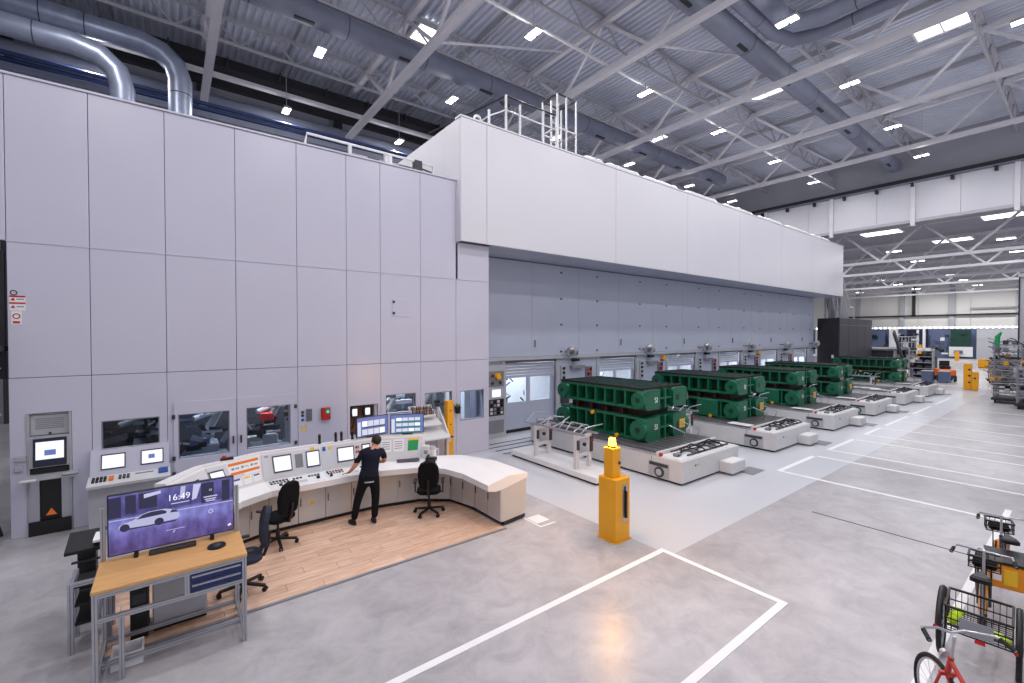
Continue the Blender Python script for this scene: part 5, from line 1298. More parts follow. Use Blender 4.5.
for k in range(8): bx('wall_column', 'dark_grey', wb_, 1.35+6.67*k-6.87, 1.35+6.67*k-6.47, YR-0.4, YR, 0, RZ)
wsd = thing('wall_side', 'grey side wall of the hall out of view on the left', None, (-12.5, 8, 0), world=True, kind='structure')
for k in range(8): bx('wall_panel', 'rear_wall', wsd, -12.2, -12.0, -12+k*4.975+0.01, -12+(k+1)*4.975-0.01, 0, RZ+0.3)
# end wall: white band over the opening into the next hall
we = thing('wall_end', 'white upper end wall band above the opening to the next hall', None, (XE, 8, 11.7), world=True, kind='structure')
for k in range(9): bx('band_panel', 'end_wall', we, XE, XE+0.15, -12+k*4.42+0.008, -12+(k+1)*4.42-0.008, 11.75, 14.4)
bx('upper_wall', 'end_wall_dark', we, XE+0.02, XE+0.15, -12, YR, 14.4, RZ+0.3)
bx('lower_edge', 'lattice', we, XE-0.1, XE+0.25, -12, YR, 11.55, 11.75)
bx('crane_rail', 'crane_black', we, XE-0.35, XE-0.05, -12, YR, 14.4, 14.62)
bx('rail_flange', 'duct_paint', we, XE-0.45, XE, -12, YR, 14.28, 14.34)
for k in range(16): bx('rail_bracket', 'crane_black', we, XE-0.3, XE, -4+k*2.0, -4+k*2.0+0.15, 14.0, 14.28)
for y in (-1.67, 3.18, 8.05, 12.9, 17.75, 22.6): bx('wall_post', 'truss', we, XE-0.2, XE, y-0.12, y+0.12, 11.3, 14.28)
bx('side_infill', 'rear_wall', we, XE, XE+0.15, 19.5, YR, 0, 11.55)

# ------------------------------------------------------------------ main roof trusses (along Y)
TX = [1.35 + 6.67*k for k in range(-1, 6)]
NY = [3.2 + 4.85*k for k in range(-2, 5)]
ZB, ZT = 14.7, 16.85
bc = MB().bar((0, -9, 0), (0, 27.6, 0), 0.30, 0.22).mesh('bottom_chord', 'truss')
tcm = MB().bar((0, -9, 0), (0, 27.6, 0), 0.22, 0.2).mesh('top_chord', 'truss')
dgu = MB().bar((0, 0, 0), (0, 2.425, ZT-ZB), 0.12).mesh('diagonal', 'truss')
dgd = MB().bar((0, 0, 0), (0, -2.425, ZT-ZB), 0.12).mesh('diagonal', 'truss')
gus = MB().cbox(-0.04, 0.04, -0.35, 0.35, -0.05, 0.2, 0.01).mesh('gusset_plate', 'truss')
for k, x in enumerate(TX):
    t = thing('roof_truss', 'white main roof truss crossing the hall, %s from the left' % ORD[k], 'truss', (x, 9, ZB), world=True, group='main roof trusses')
    share('bottom_chord', bc, t, (x, 0, ZB)); share('top_chord', tcm, t, (x, 0, ZT))
    for a, b in zip(NY, NY[1:]):
        m_ = (a+b)/2
        share('diagonal', dgu, t, (x, m_, ZB)); share('diagonal', dgd, t, (x, m_, ZB)); share('gusset_plate', gus, t, (x, m_, ZB))
# lattice girders along X under the deck
pit = 6.67/6
lt = MB().bar((-11.5, 0, 0), (XE-0.1, 0, 0), 0.14, 0.14).mesh('top_chord', 'lattice'); lbm = MB().bar((-11.5, 0, 0), (XE-0.1, 0, 0), 0.10, 0.10).mesh('bottom_chord', 'lattice')
wu_ = MB().bar((0,0,0), (pit,0,1.0), 0.06).mesh('web_bar', 'lattice'); wd_ = MB().bar((0,0,1.0), (pit,0,0), 0.06).mesh('web_bar', 'lattice')
for k, y in enumerate(NY[1:]):
    t = thing('lattice_girder', 'slender lattice girder under the roof deck, %s from the right' % ORD[k], 'girder', (15, y, 16.0), world=True, group='lattice girders under the deck')
    share('top_chord', lt, t, (0, y, 17.1)); share('bottom_chord', lbm, t, (0, y, 16.1))
    i = 0; x = TX[0] - 6.67
    while x < XE - pit:
        share('web_bar', wu_ if i % 2 else wd_, t, (x, y, 16.1)); x += pit; i += 1
# purlins along Y between the trusses
pu = MB().bar((0,-9,0), (0,27.6,0), 0.1, 0.22).mesh('purlin', 'lattice')
for k in range(14):
    x = TX[0] - 3.3 + 3.335*k
    if min(abs(x-a) for a in TX) < 0.6 or x > XE-0.5: continue
    o = bpy.data.objects.new('roof_purlin', pu); COL.objects.link(o); o.location = (x, 0, 17.17)
    tag(o, 'roof purlin under the deck, %s from the left' % ORD[min(9, k//2)], 'purlin', 'roof purlins')
# bracing rods between trusses
for k, (x, y) in enumerate(((8.0, 15.3), (14.7, 10.45), (21.4, 10.45), (28.0, 5.6))):
    tag(MB().bar((x, y, ZB), (x+6.67, y, ZT), 0.07).build('brace_rod', 'truss'), 'slanting brace rod between roof trusses, %s along the hall' % ORD[k], 'brace', 'slanting brace rods')
# ------------------------------------------------------------------ lamps
lamp_rows = [(24.2, [-2.36, 4.6, 10.4, 17.1, 23.5], 'rear'), (18.42, [-2.3, 4.7, 10.52, 17.1, 23.5, 30.4, 36.7], 'second'), (12.6, [-2.3, 4.6, 10.58, 17.17, 23.55, 30.44, 36.8], 'third'),
             (6.75, [-2.3, 4.6, 10.58, 17.2, 23.64, 30.33, 36.56], 'fourth'), (1.7, [-2.3, 4.6, 10.6, 17.2, 23.68, 30.3, 36.5], 'front'), (-4.1, [-2.3, 4.6, 10.6], 'added unseen side')]  # last row and out-of-view left lamps added to light floor, wall and deck
LZ = 14.6
lamp_h = MB().cbox(-0.17, 0.17, -0.17, 0.17, 0.0, 0.1, 0.02).mesh('lamp_housing', 'light_grey'); lamp_l = MB().box(-0.14, 0.14, -0.14, 0.14, -0.012, 0.0).mesh('lamp_lens', 'lens')
lamp_r = MB().cyl((0,0,0.14), (0,0,2.85), 0.012, n=6).mesh('hanging_rod', 'lattice'); lamp_b = MB().box(-0.03, 0.03, -0.3, 0.3, 0.1, 0.14).mesh('lamp_bracket', 'light_grey')
for y, xs, nm in lamp_rows:
    for i, x in enumerate(xs):
        t = thing('high_bay_lamp', 'lit twin high-bay lamp in the %s lamp row, %s from the left' % (nm, ORD[i]), 'lamp', (x, y, LZ), group='high-bay lamps')
        share('lamp_bracket', lamp_b, t); share('hanging_rod', lamp_r, t)
        for s_ in (-0.19, 0.19):
            hh = share('lamp_housing', lamp_h, t, (0, s_, 0)); share('lamp_lens', lamp_l, hh)
        la = bpy.data.lights.new('lamp_light', 'AREA'); la.energy = LAMP_W; la.shape = 'RECTANGLE'; la.size = 0.3; la.size_y = 0.66; la.color = (1.0, 0.972, 0.975)
        lo = bpy.data.objects.new('lamp_light', la); COL.objects.link(lo); lo.parent = t; lo.location = (0, 0, -0.03)
        la = bpy.data.lights.new('deck_fill_light', 'POINT'); la.energy = LAMP_W*0.3; la.shadow_soft_size = 0.2; la.color = (1.0, 0.975, 0.97)  # extra omni light below each lamp, added to brighten the roof deck
        lo = bpy.data.objects.new('deck_fill_light', la); COL.objects.link(lo); lo.parent = t; lo.location = (0, 0, -0.3)
tag(MB().bar((-11, 12.68, 15.0), (XE-0.3, 12.68, 15.0), 0.1, 0.07).build('lamp_rail', 'white'), 'white lamp rail above the gantry along the third lamp row', 'rail')
# skylights
for k, (x, y, sx_, sy_) in enumerate(((9.2, 18.5, 1.0, 1.4), (26.9, 4.35, 0.9, 1.7), (26.4, 11.45, 0.9, 1.5), (26.5, 18.5, 0.9, 1.2))):
    t = thing('skylight', ['lit roof skylight at the upper left beside the first duct', 'bright twin pane skylight at the upper right', 'bright skylight over the middle of the hall', 'small skylight above the gantry end'][k], 'skylight', (x, y, 17.1), world=True, group='roof skylights')
    fr = MB().box(x-sx_/2-0.08, x+sx_/2+0.08, y-sy_/2-0.08, y-sy_/2, 17.08, 17.3).box(x-sx_/2-0.08, x+sx_/2+0.08, y+sy_/2, y+sy_/2+0.08, 17.08, 17.3).box(x-sx_/2-0.08, x-sx_/2, y-sy_/2, y+sy_/2, 17.08, 17.3).box(x+sx_/2, x+sx_/2+0.08, y-sy_/2, y+sy_/2, 17.08, 17.3).box(x-sx_/2, x+sx_/2, y-0.025, y+0.025, 17.08, 17.2)
    fr.build('skylight_frame', 'white', t)
    bx('skylight_pane', 'skylight', t, x-sx_/2, x+sx_/2, y-sy_/2, y-0.025, 17.12, 17.14); bx('skylight_pane', 'skylight', t, x-sx_/2, x+sx_/2, y+0.025, y+sy_/2, 17.12, 17.14)
# ------------------------------------------------------------------ ducts and pipes
def duct(label, pts, r, m='duct_paint', step=1.6, n=20, slots=0):
    t = thing('air_duct', label, 'duct', (pts[0][0], pts[0][1], pts[0][2]-r), world=True)
    d = MB().tube(pts, r, n).build('duct_tube', m, t)
    for p, q_ in zip(pts, pts[1:]):
        p, q_ = Vector(p), Vector(q_); L0 = (q_-p).length
        if L0 < step: continue
        for i in range(int(L0/step)):
            c = p.lerp(q_, (i+0.5)*step/L0); e = (q_-p).normalized()
            MB().cyl(c-e*0.018, c+e*0.018, r*1.012, n=n).build('duct_collar', 'duct_seam', t)
    for i in range(slots):
        p, q_ = Vector(pts[0]), Vector(pts[-1]); c = p.lerp(q_, (i+0.5)/slots)
        bx('outlet_slot', 'crane_black', t, c.x-0.35, c.x+0.35, c.y-0.18, c.y-0.04, c.z-r-0.01, c.z-r*0.92+0.03)
    return t
duct('long grey air duct running along the upper left above the gantry', [(-6, 17.9, 15.6), (34, 17.9, 15.6)], 0.42, 'duct_paint', 3.3, 20, 10)
duct('long grey air duct running along the upper right over the bolsters', [(4, 8.95, 15.6), (40.9, 8.95, 15.6)], 0.42, 'duct_paint', 3.3, 20, 9)
duct('grey air duct bending across the roof at the upper right', [(8, 7.4, 15.65), (18.4, 7.4, 15.65), (19.2, 7.2, 15.65), (19.6, 6.5, 15.65), (19.7, -2, 15.65)], 0.32, 'duct_paint', 2.2)
duct('grey air duct beside the bending one at the upper right', [(8, 8.05, 15.7), (19.2, 8.05, 15.7), (20.3, 7.7, 15.7), (20.7, 6.9, 15.7), (20.8, -2, 15.7)], 0.26, 'duct_paint', 2.2)
duct('cross duct passing behind the gantry railing', [(13.5, 18.33, 15.5), (13.3, 21.5, 15.35), (13.2, 23.9, 15.3)], 0.4, 'duct_paint', 2.2)
# silver ducts at the upper left, bending down behind the enclosure
duct('upper silver spiral duct bending down behind the enclosure at the upper left', [(-11, 22.6, 15.0), (-0.8, 22.6, 15.0), (-0.2, 22.6, 14.85), (0.25, 22.6, 14.45), (0.4, 22.6, 13.9), (0.4, 22.6, 12.02)], 0.40, 'duct', 1.15)
duct('lower silver spiral duct bending down behind the enclosure at the upper left', [(-11, 21.6, 13.75), (-2.6, 21.6, 13.75), (-1.9, 21.6, 13.6), (-1.45, 21.6, 13.2), (-1.3, 21.6, 12.6), (-1.3, 21.6, 10.92)], 0.36, 'duct', 1.15)
t = thing('dust_hopper', 'grey hopper on the enclosure roof below the left ducts', 'hopper', (0.4, 22.0, 9.0), world=True)
MB().loft([(-0.9, 21.0, 10.9), (1.5, 21.0, 10.9), (1.5, 23.0, 10.9), (-0.9, 23.0, 10.9)], [(-0.4, 21.4, 12.0), (1.0, 21.4, 12.0), (1.0, 22.6, 12.0), (-0.4, 22.6, 12.0)]).build('hopper_cone', 'mid_grey', t); bx('hopper_box', 'dark_grey', t, -1.5, 1.8, 20.6, 23.4, 8.34, 10.9); 
t = thing('roof_box', 'dark duct casing above the enclosure roof at the left', 'casing', (-3.5, 21.8, 8.34), world=True); bx('casing_body', 'dark_grey', t, -5.5, -2.6, 20.8, 23.0, 8.34, 11.6); bx('casing_lid', 'mid_grey', t, -5.6, -2.5, 20.7, 23.1, 11.6, 11.7)
# crane runway along the rear
cr = thing('crane_runway', 'black crane runway girder along the rear of the hall', 'crane girder', (15, 25, 15.6), world=True)
bx('girder_web', 'crane_black', cr, -11, 41, 24.9, 25.2, 16.1, 16.6); bx('girder_flange', 'crane_black', cr, -11, 41, 24.6, 25.5, 16.0, 16.1)
bx('lower_girder', 'crane_black', cr, -11, 41, 26.4, 26.7, 15.9, 16.5)
for k in range(24): bx('stiffener', 'dark_grey', cr, -11+k*2.2, -11+k*2.2+0.06, 24.7, 24.9, 16.1, 16.6)
tag(MB().bar((-11, 24.4, 15.45), (41, 24.4, 15.45), 0.3, 0.14).build('cable_tray', 'offwhite'), 'white cable tray running below the black crane girder', 'cable tray')
tag(MB().cyl((-11, 26.0, 14.9), (41, 26.0, 14.9), 0.3, n=16).build('supply_pipe', 'duct_paint'), 'thick grey pipe along the rear wall behind the crane girder', 'pipe')
for z in (13.85, 13.62): tag(MB().cyl((-11, 24.0, z), (41, 24.0, z), 0.09, n=10).build('blue_pipe', 'blue_pipe'), 'dark blue pipe along the rear wall, %s of two' % ('upper' if z > 13.7 else 'lower'), 'pipe')
tag(bx('pipe_shelf', 'duct_paint', None, -11, 41, 23.8, 24.3, 13.2, 13.45), 'grey pipe shelf below the blue pipes along the rear', 'shelf')
# ------------------------------------------------------------------ on top of the enclosure and gantry
t = thing('roof_railing', 'low white railing and pipework on the enclosure roof edge', 'railing', (4.4, 11.95, 8.37), world=True)
MB().tube([(2.68, 12.0, 8.37), (2.74, 12.0, 8.70), (6.2, 12.0, 8.68), (6.2, 12.0, 8.37)], 0.035, 8).build('top_rail', 'white', t)
for x in (3.75, 4.85): bx('rail_post', 'white', t, x, x+0.08, 11.97, 12.05, 8.37, 8.68)
MB().cyl((3.9, 12.15, 8.5), (6.1, 12.15, 8.5), 0.045, n=8).build('pipe', 'steel', t)
for x in (4.3, 5.2): MB().cyl((x, 12.1, 8.45), (x+0.3, 12.1, 8.45), 0.07, n=10).build('valve', 'dark_grey', t)
bx('valve_box', 'white', t, 4.75, 4.95, 12.0, 12.12, 8.37, 8.7); bx('motor_box', 'dark_grey', t, 5.6, 5.85, 11.95, 12.12, 8.37, 8.72, bev=0.02)
MB().bar((5.9, 12.1, 8.55), (6.25, 12.1, 8.5), 0.03).build('link', 'dark_grey', t)
t = thing('gantry_railing', 'white guard railing on the gantry roof', 'railing', (10.5, 12.2, 10.25), world=True)
for x, z in ((8.35, 11.05), (9.04, 11.75), (9.64, 11.6), (10.7, 11.7), (11.33, 11.75)): bx('rail_post', 'white', t, x-0.03, x+0.03, 12.17, 12.23, 10.2, z)
MB().tube([(8.35, 12.2, 10.85), (9.04, 12.2, 11.25), (11.3, 12.2, 11.2)], 0.025, 6).build('mid_rail', 'white', t); MB().tube([(8.2, 16.2, 11.65), (9.04, 12.2, 11.72), (11.33, 12.2, 11.72)], 0.03, 6).build('top_rail', 'crane_black', t)
MB().tube([(8.35, 16.2, 10.85), (8.35, 12.2, 10.85)], 0.025, 6).build('mid_rail', 'white', t)
t = thing('cage_ladder', 'white caged ladder rising from the gantry roof', 'ladder', (12, 12.3, 10.25), world=True)
for x in (11.45, 11.8): bx('ladder_rail', 'white', t, x, x+0.05, 12.6, 12.65, 10.2, 12.5)
for k in range(8): MB().cyl((11.5, 12.62, 10.45+k*0.25), (11.8, 12.62, 10.45+k*0.25), 0.015, n=6).build('rung', 'white', t)
for x, y in ((11.2, 12.0), (11.2, 12.8), (12.15, 12.0), (12.15, 12.8), (11.65, 12.0)): bx('cage_post', 'white', t, x-0.025, x+0.025, y-0.025, y+0.025, 10.2, 12.42)
for z in (11.2, 12.42): MB().tube([(11.2, 12.0, z), (12.15, 12.0, z), (12.15, 12.8, z), (11.2, 12.8, z), (11.2, 12.0, z)], 0.03, 6).build('cage_ring', 'white' if z < 12 else 'crane_black', t)
tag(MB().torus((7.7, 11.9, 10.42), 0.12, 0.04, (0,1,0), 18, 6).box(7.58, 7.82, 11.85, 11.95, 10.25, 10.36).build('lifting_eye', 'white'), 'white lifting eye on the gantry roof corner', 'lifting eye')
r = random.Random(3)
for k, (x, l) in enumerate(((12.9, 1.0), (14.6, 2.2), (17.2, 2.6), (20.5, 3.0), (24.2, 3.2), (28.0, 3.2), (31.8, 3.4), (35.8, 3.4))):
    b = MB(); n_ = 9
    prof = lambda h: [(11.7, 10.26), (11.72, 10.25+h*0.7), (11.85, 10.25+h), (12.3, 10.25+h*1.02), (12.5, 10.25+h*0.7), (12.55, 10.26)]
    hs = [0.05] + [0.22 + r.uniform(-0.03, 0.04) for _ in range(n_)] + [0.05]
    for i in range(len(hs)-1):
        A = [(x-l/2+l*i/(len(hs)-1), y_, z_) for y_, z_ in prof(hs[i])]; B = [(x-l/2+l*(i+1)/(len(hs)-1), y_, z_) for y_, z_ in prof(hs[i+1])]
        b.loft(A, B, True, i in (0, len(hs)-2))
    tag(b.build('wrapped_bundle', 'white'), 'white wrapped pipe bundle on the gantry roof, %s from the caged ladder' % ORD[k], 'bundle', 'wrapped bundles on the gantry roof')

# ------------------------------------------------------------------ gantry end: black cabinet, service stair, steel column
t = thing('black_cabinet', 'tall black machine cabinet at the far end of the press line', 'cabinet', (41.5, 12, 0), world=True)
bx('cabinet_body', 'crane_black', t, 39.9, 47.8, 11.9, 13.3, 0.006, 4.94, bev=0.02); bx('front_panel', 'dark_grey', t, 39.92, 47.75, 11.84, 11.9, 0.1, 4.92)
for k in range(3): bx('panel_seam', 'crane_black', t, 41.9+k*2, 41.93+k*2, 11.835, 11.84, 0.1, 4.92)
bx('light_strip', 'mid_grey', t, 39.92, 47.75, 11.835, 11.84, 4.4, 4.43); bx('side_label', 'paper', t, 39.88, 39.9, 12.2, 12.35, 1.9, 2.15)
t = thing('steel_column', 'steel lattice column on the black cabinet below the gantry end', 'column', (40.4, 12.5, 4.95), world=True)
for x in (40.0, 40.8):
    for y in (12.1, 12.8): bx('column_leg', 'steel', t, x-0.06, x+0.06, y-0.06, y+0.06, 4.945, 7.4)
for k in range(2): MB().bar((40.0, 12.1, 5.2+k*0.9), (40.8, 12.1, 6.1+k*0.9), 0.06).build('column_brace', 'steel', t)
t = thing('roof_stair', 'steep grey stair descending from the gantry end', 'stair', (41.2, 11.9, 4.6), world=True)
for y in (12.2, 13.0): MB().loft([(39.75, y, 8.6), (40.5, y, 8.6), (43.2, y, 4.96), (41.6, y, 4.96)], [(39.75, y+0.06, 8.6), (40.5, y+0.06, 8.6), (43.2, y+0.06, 4.96), (41.6, y+0.06, 4.96)]).build('stringer', 'mid_grey', t)
for k in range(13): bx('tread', 'light_grey', t, 40.2+k*0.2, 40.45+k*0.2, 12.26, 13.0, 8.3-k*0.25, 8.33-k*0.25)
MB().tube([(40.6, 12.2, 9.3), (43.4, 12.2, 5.9), (44.2, 12.2, 5.9), (44.4, 12.2, 4.95)], 0.04, 6).build('handrail', 'white', t)
# mezzanine and machines beyond the dies
t = thing('mezzanine_frame', 'grey machine platform with handrails beyond the last die', 'platform', (50, 12, 0), world=True)
bx('platform_deck', 'mid_grey', t, 48.2, 54, 10.2, 13.5, 2.35, 2.5)
for x in (48.4, 51.2, 53.8): bx('platform_leg', 'light_grey', t, x-0.1, x+0.1, 10.3, 10.5, 0.006, 2.35)
for x in (48.3, 49.4, 50.5, 51.6, 52.7, 53.9): MB().cyl((x, 10.2, 2.5), (x, 10.2, 3.5), 0.035, n=6).build('rail_post', 'light_grey', t)
for z in (3.0, 3.5): MB().cyl((48.2, 10.2, z), (54, 10.2, z), 0.035, n=6).build('handrail', 'light_grey', t)
MB().bar((46.4, 10.1, 3.9), (49.4, 10.1, 1.6), 0.12, 0.35).build('conveyor_chute', 'dark_grey', t); bx('machine_block', 'dark_grey', t, 48.5, 50.5, 11, 13.2, 0.006, 2.3); bx('machine_block', 'light_grey', t, 51, 53.5, 11, 13.2, 0.006, 2.2)
r = random.Random(11)
for k in range(26):
    x = r.uniform(48.4, 53.6); z = r.uniform(0.3, 3.2); MB().box(x, x+r.uniform(0.1, 0.5), 10.25, 10.55, z, z+r.uniform(0.1, 0.6)).build('machine_detail', r.choice(['dark_grey', 'white', 'mid_grey', 'far_blue', 'black']), t)
t = thing('tow_tractor', 'orange tow tractor parked in the far aisle', 'vehicle', (49.2, 7.5, 0), R(20))
bx('tractor_body', 'orange_deep', t, -0.9, 0.9, -0.5, 0.5, 0.3, 0.95, bev=0.06); bx('tractor_seat', 'black', t, -0.3, 0.15, -0.3, 0.3, 0.95, 1.2, bev=0.04); bx('seat_back', 'black', t, 0.1, 0.2, -0.3, 0.3, 1.1, 1.6); bx('bumper', 'dark_grey', t, -0.95, -0.9, -0.5, 0.5, 0.25, 0.5)
for x in (-0.55, 0.55):
    for y in (-0.5, 0.5): MB().cyl((x, y-0.06, 0.24), (x, y+0.06, 0.24), 0.24, n=14).build('tyre', 'rubber', t)
MB().tube([(-0.5, 0, 0.95), (-0.4, 0, 1.25)], 0.03, 6).torus((-0.38, 0, 1.27), 0.17, 0.02, (0.5,0,1), 16, 6).build('steering_wheel', 'black', t)
for k, (x, y) in enumerate(((46.9, 8.1), (47.2, 7.2))):
    t = thing('storage_bin', 'blue grey storage bin on the floor by the tow tractor, %s' % ('left one' if k == 0 else 'right one'), 'bin', (x, y, 0)); bx('bin_body', 'far_blue', t, -0.45, 0.45, -0.3, 0.3, 0.005, 0.85, bev=0.03); bx('bin_rim', 'light_grey', t, -0.48, 0.48, -0.33, 0.33, 0.85, 0.9)
t = thing('robot_station', 'dark machine with a tilted screen behind the storage bins', 'machine', (52.0, 9.3, 0)); bx('station_base', 'dark_grey', t, -0.8, 0.8, -0.8, 0.5, 0.006, 1.5, bev=0.03); MB().tube([(0,0,1.5), (0.1,-0.2,2.2), (0.5,-0.8,2.6), (0.2,-1.2,2.3)], [0.3, 0.25, 0.2, 0.15]).build('robot_arm', 'black', t); bx('station_hood', 'black', t, -0.7, 0.2, -0.9, 0.1, 1.5, 1.9, bev=0.05)
for x in (-1.5, -0.95):
    for y in (-0.9, 0.6): bx('rack_post', 'light_grey', t, x, x+0.08, y, y+0.08, 0.006, 2.5)
for k in range(5):
    bx('rack_shelf', 'light_grey', t, -1.5, -0.87, -0.9, 0.68, 0.3+k*0.5, 0.34+k*0.5)
    for y in (-0.7, -0.2, 0.25): bx('rack_box', ['dark_grey', 'white', 'far_blue', 'mid_grey', 'black'][(k*2+int(y*10)) % 5], t, -1.45, -0.95, y, y+0.32, 0.34+k*0.5, 0.56+k*0.5)
# ------------------------------------------------------------------ bollards in the aisle and tooling racks at the right
t = thing('guard_bollard', 'tall orange square bollard standing in the far aisle', 'bollard', (42.6, 5.36, 0)); bx('bollard_body', 'yellow', t, -0.19, 0.19, -0.19, 0.19, 0.006, 1.75, bev=0.02)
for z in (0.5, 0.95, 1.35): MB().cyl((-0.19, -0.1, z), (-0.21, -0.1, z), 0.07, n=10).build('bolt', 'dark_grey', t)
t = thing('guard_bollard', 'shorter orange bollard right of the tall one in the far aisle', 'bollard', (42.4, 4.98, 0)); bx('bollard_body', 'yellow', t, -0.15, 0.15, -0.15, 0.15, 0.006, 1.2, bev=0.02); MB().cyl((-0.15, 0, 0.8), (-0.17, 0, 0.8), 0.06, n=10).build('bolt', 'dark_grey', t)
def tooling_rack(label, x, y, w_, d_, h, seed, green=False):
    t = thing('tooling_rack', label, 'rack', (x, y, 0), group='gripper tooling racks at the right')
    r = random.Random(seed)
    bx('platform', 'crane_black', t, -w_/2, w_/2, -d_/2, d_/2, 0.16, 0.3, bev=0.02)
    for a in (-w_/2+0.15, w_/2-0.15):
        for b in (-d_/2+0.15, d_/2-0.15): MB().cyl((a, b-0.04, 0.085), (a, b+0.04, 0.085), 0.08, n=12).build('caster', 'rubber', t)
    for a in (-w_/2+0.1, 0, w_/2-0.1):
        for b in (-d_/2+0.1, d_/2-0.1): bx('post', 'mid_grey', t, a-0.035, a+0.035, b-0.035, b+0.035, 0.3, h*(0.9+0.1*r.random()))
    for k in range(int(100*h/3.5)):
        z = 0.45 + (h-0.6)*r.random(); a = r.uniform(-w_/2, w_/2); b = r.uniform(-d_/2, d_/2); v_ = r.random()
        if v_ < 0.45: MB().bar((a, -d_/2, z), (a + r.uniform(-0.3, 0.3), d_/2, z + r.uniform(-0.1, 0.1)), 0.05).build('gripper_bar', r.choice(['steel', 'mid_grey', 'alu', 'dark_grey']), t)
        elif v_ < 0.7: MB().tube([(a, b, z), (a+0.1, b+0.1, z+0.25), (a-0.1, b+0.3, z+0.35)], 0.025, 6).build('gripper_arm', r.choice(['steel', 'black']), t)
        else: MB().cbox(a-0.12, a+0.12, b-0.1, b+0.1, z, z+0.22, 0.02).build('gripper_block', r.choice(['dark_grey', 'light_grey', 'black', 'mid_grey', 'amber']), t)
    if green: MB().tube([(-w_/2+0.1, d_/2-0.2, h*0.9), (-w_/2+0.1, d_/2-0.2, h*1.05), (-w_/2, d_/2-0.35, h*1.12)], [0.08, 0.11, 0.04]).build('green_cover', 'sign_green', t)
tooling_rack('tall gripper tooling rack at the right edge beside the column', 36.3, 2.95, 2.0, 1.2, 3.4, 1, True)
tooling_rack('lower gripper tooling rack in front of the tall one at the right edge', 34.1, 2.0, 1.8, 1.1, 2.3, 2)
tooling_rack('distant gripper tooling rack behind the orange bollards', 50.5, 4.4, 2.2, 1.6, 1.8, 4)
tooling_rack('second distant gripper tooling rack by the grey partition', 57.5, 4.6, 2.4, 1.8, 2.0, 6)
t = thing('hall_column', 'pale square hall column at the right image edge', 'column', (39.3, 2.3, 0), world=True); bx('column_shaft', 'light_grey', t, 38.9, 39.6, 1.7, 2.86, 0.006, 7.0); bx('column_guard', 'crane_black', t, 38.86, 38.9, 2.82, 2.88, 0.006, 7.0); bx('column_head', 'light_grey', t, 38.8, 39.7, 1.6, 2.9, 7.0, 7.2)
# ------------------------------------------------------------------ the next hall
XF = 97.0
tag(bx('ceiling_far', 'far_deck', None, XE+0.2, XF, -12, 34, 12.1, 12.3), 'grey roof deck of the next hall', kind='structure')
nh = thing('wall_far', 'white far end wall of the next hall', None, (XF, 10, 0), world=True, kind='structure')
for k in range(8): bx('wall_panel', 'far_wall', nh, XF, XF+0.2, -12+k*6+0.02, -12+(k+1)*6-0.02, 4.6, 12.3)
bx('lower_wall', 'far_blue', nh, XF+0.05, XF+0.2, -12, 36, 0, 4.6); bx('side_wall', 'far_wall', nh, XE, XF, 34, 34.2, 0, 12.3)
for y in (7, 14, 20, 26): bx('wall_column', 'light_grey', nh, XF-0.4, XF, y-0.3, y+0.3, 4.6, 12.1)
bx('pipe_run', 'crane_black', nh, XF-0.6, XF-0.3, 0, 30, 6.6, 6.85); bx('drop_pipe', 'crane_black', nh, XF-0.6, XF-0.3, 18.3, 18.7, 6.6, 11.5); bx('upper_pipe', 'mid_grey', nh, XF-0.6, XF-0.4, 0, 12, 7.6, 7.75)
bx('grey_partition', 'light_grey', nh, XF-1.0, XF-0.6, 2.0, 11.2, 0, 4.5)
bx('dark_opening', 'far_green', nh, XF-0.9, XF-0.8, 11.8, 14.0, 1.8, 4.4); bx('light_opening', 'white', nh, XF-0.9, XF-0.82, 11.6, 14.2, 0.3, 1.8); bx('white_pillar', 'white', nh, XF-1.4, XF-0.9, 20.3, 21.4, 0, 4.6); bx('blue_gate', 'navy_frame', nh, XF-1.0, XF-0.85, 16.6, 19.2, 0.5, 4.5); bx('white_gate_post', 'white', nh, XF-1.1, XF-0.9, 17.7, 18.0, 0.3, 4.5); bx('blue_gate', 'far_blue', nh, XF-1.0, XF-0.85, 22, 25.6, 0.5, 4.3)
r = random.Random(8)
for k in range(30): 
    y = r.uniform(11.8, 29); z = r.uniform(0.4, 3.9); bx('shelf_block', r.choice(['white', 'far_blue', 'dark_grey', 'mid_grey', 'far_green']), nh, XF-1.3, XF-1.05, y, y+r.uniform(0.3, 1.2), z, z+r.uniform(0.15, 0.6))
bm_ = thing('light_beam', 'long white beam with a row of lamps across the far hall', 'lamp', (92, 14, 4.5), world=True)
bx('beam_body', 'white', bm_, 92, 92.3, 2.0, 31, 4.55, 4.9)
dm = MB().box(-0.06, 0, 0, 0.22, 0, 0.2).mesh('dot_lamp', 'dot_lamp')
for k in range(48): share('dot_lamp', dm, bm_, (91.98, 2.4 + k*0.6, 4.62))
for y in (2.2, 16.4, 30.8): bx('beam_leg', 'white', bm_, 92, 92.3, y-0.15, y+0.15, 0.006, 4.55)
for k, (y, h) in enumerate(((12.0, 1.3), (16.0, 2.2))): tag(bx('yellow_guard', 'yellow', None, 88, 88.4, y, y+0.4, 0.006, h), 'small yellow guard post in front of the far opening, %s' % ('right' if k == 0 else 'left'), 'post')
t = thing('orange_machine', 'orange machine with green parts in front of the grey partition', 'machine', (72, 7.2, 0)); bx('machine_body', 'yellow', t, -0.8, 0.8, -1.0, 1.0, 0.006, 0.95, bev=0.1); bx('machine_arm', 'far_green', t, -0.6, 0.6, -1.6, 0.2, 0.95, 1.2, bev=0.1); bx('machine_foot', 'dark_grey', t, -1, 1, -1.8, -1.1, 0.006, 0.95)
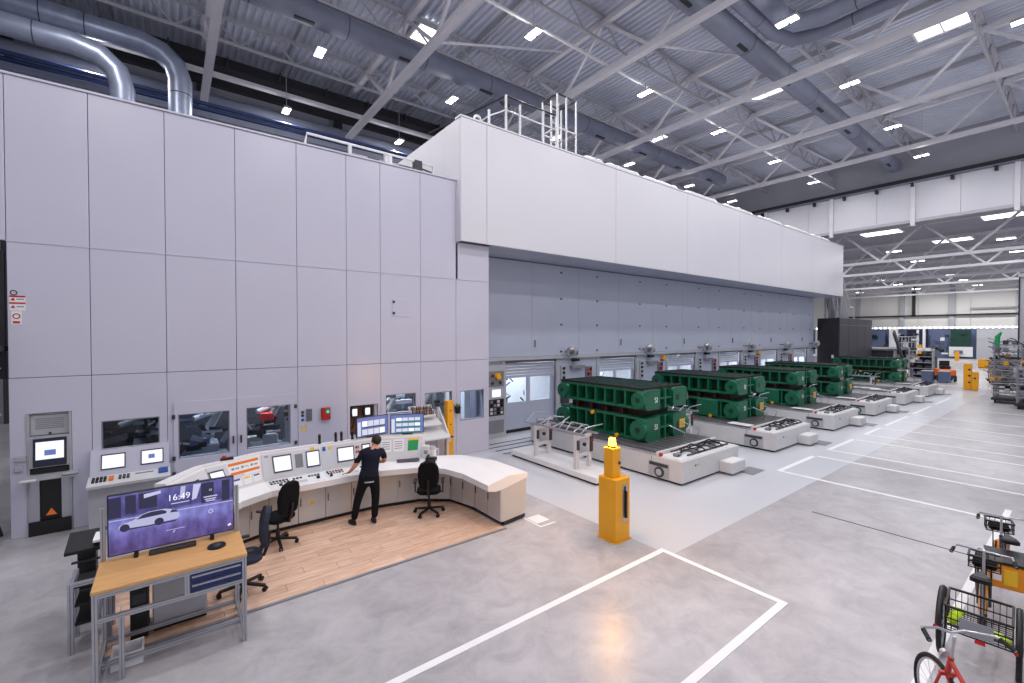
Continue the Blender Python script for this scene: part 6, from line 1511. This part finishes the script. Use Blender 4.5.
# trusses and lamps of the next hall
fb = MB().bar((0,-9,0), (0,33,0), 0.22, 0.2).mesh('bottom_chord', 'truss'); fd1 = MB().bar((0,0,0), (0,2.425,2.4), 0.14).mesh('diagonal', 'truss'); fd2 = MB().bar((0,0,0), (0,-2.425,2.4), 0.14).mesh('diagonal', 'truss')
fx_ = [44, 52, 60, 68, 76, 84]
for k, x in enumerate(fx_):
    t = thing('hall_truss', 'white truss of the next hall, %s beyond the opening' % ORD[k], 'truss', (x, 12, 9.35), world=True, group='trusses of the next hall')
    share('bottom_chord', fb, t, (x, 0, 9.35)); share('top_chord', fb, t, (x, 0, 11.85))
    for i in range(-2, 6):
        y = 5.6 + 4.85*i; share('diagonal', fd1, t, (x, y, 9.4)); share('diagonal', fd2, t, (x, y, 9.4))
fl_h = MB().box(-0.25, 0.25, -0.5, 0.5, 0, 0.12).mesh('lamp_housing', 'light_grey'); fl_l = MB().box(-0.22, 0.22, -0.46, 0.46, -0.015, 0).mesh('lamp_lens', 'lens')
i = 0
for x in (48, 56, 64, 72, 80, 90):
    for j, y in enumerate((4.2, 10.5, 17.0, 24.0)):
        t = thing('ceiling_lamp', 'bright ceiling lamp of the next hall, %s in its row, row %s from the opening' % (ORD[j], ORD[(48, 56, 64, 72, 80, 90).index(x)]), 'lamp', (x, y, 10.6), group='ceiling lamps of the next hall')
        hh = share('lamp_housing', fl_h, t); share('lamp_lens', fl_l, hh); share('hanging_rod', lamp_r, t, (0, 0, 0.0), (0,0,0), (1,1,0.55))
        if j in (0, 1, 2) and x in (48, 64, 80, 90):
            la = bpy.data.lights.new('lamp_light', 'AREA'); la.energy = 550 if x == 90 else 330; la.shape = 'RECTANGLE'; la.size = 0.5; la.size_y = 1.0  # light in the last row is added to brighten the far wall
            lo = bpy.data.objects.new('lamp_light', la); COL.objects.link(lo); lo.parent = t; lo.location = (0, 0, -0.04)
for k, (x, y) in enumerate(((46.5, 4.0), (46.5, 11.0), (55, 8.0))):
    t = thing('skylight', 'bright skylight in the next hall roof, %s' % ['rightmost', 'left one', 'farther one'][k], 'skylight', (x, y, 12.0), world=True, group='skylights of the next hall'); bx('skylight_frame', 'white', t, x-0.9, x+0.9, y-1.3, y+1.3, 12.02, 12.1); bx('skylight_pane', 'skylight', t, x-0.8, x+0.8, y-1.2, y+1.2, 12.0, 12.02)
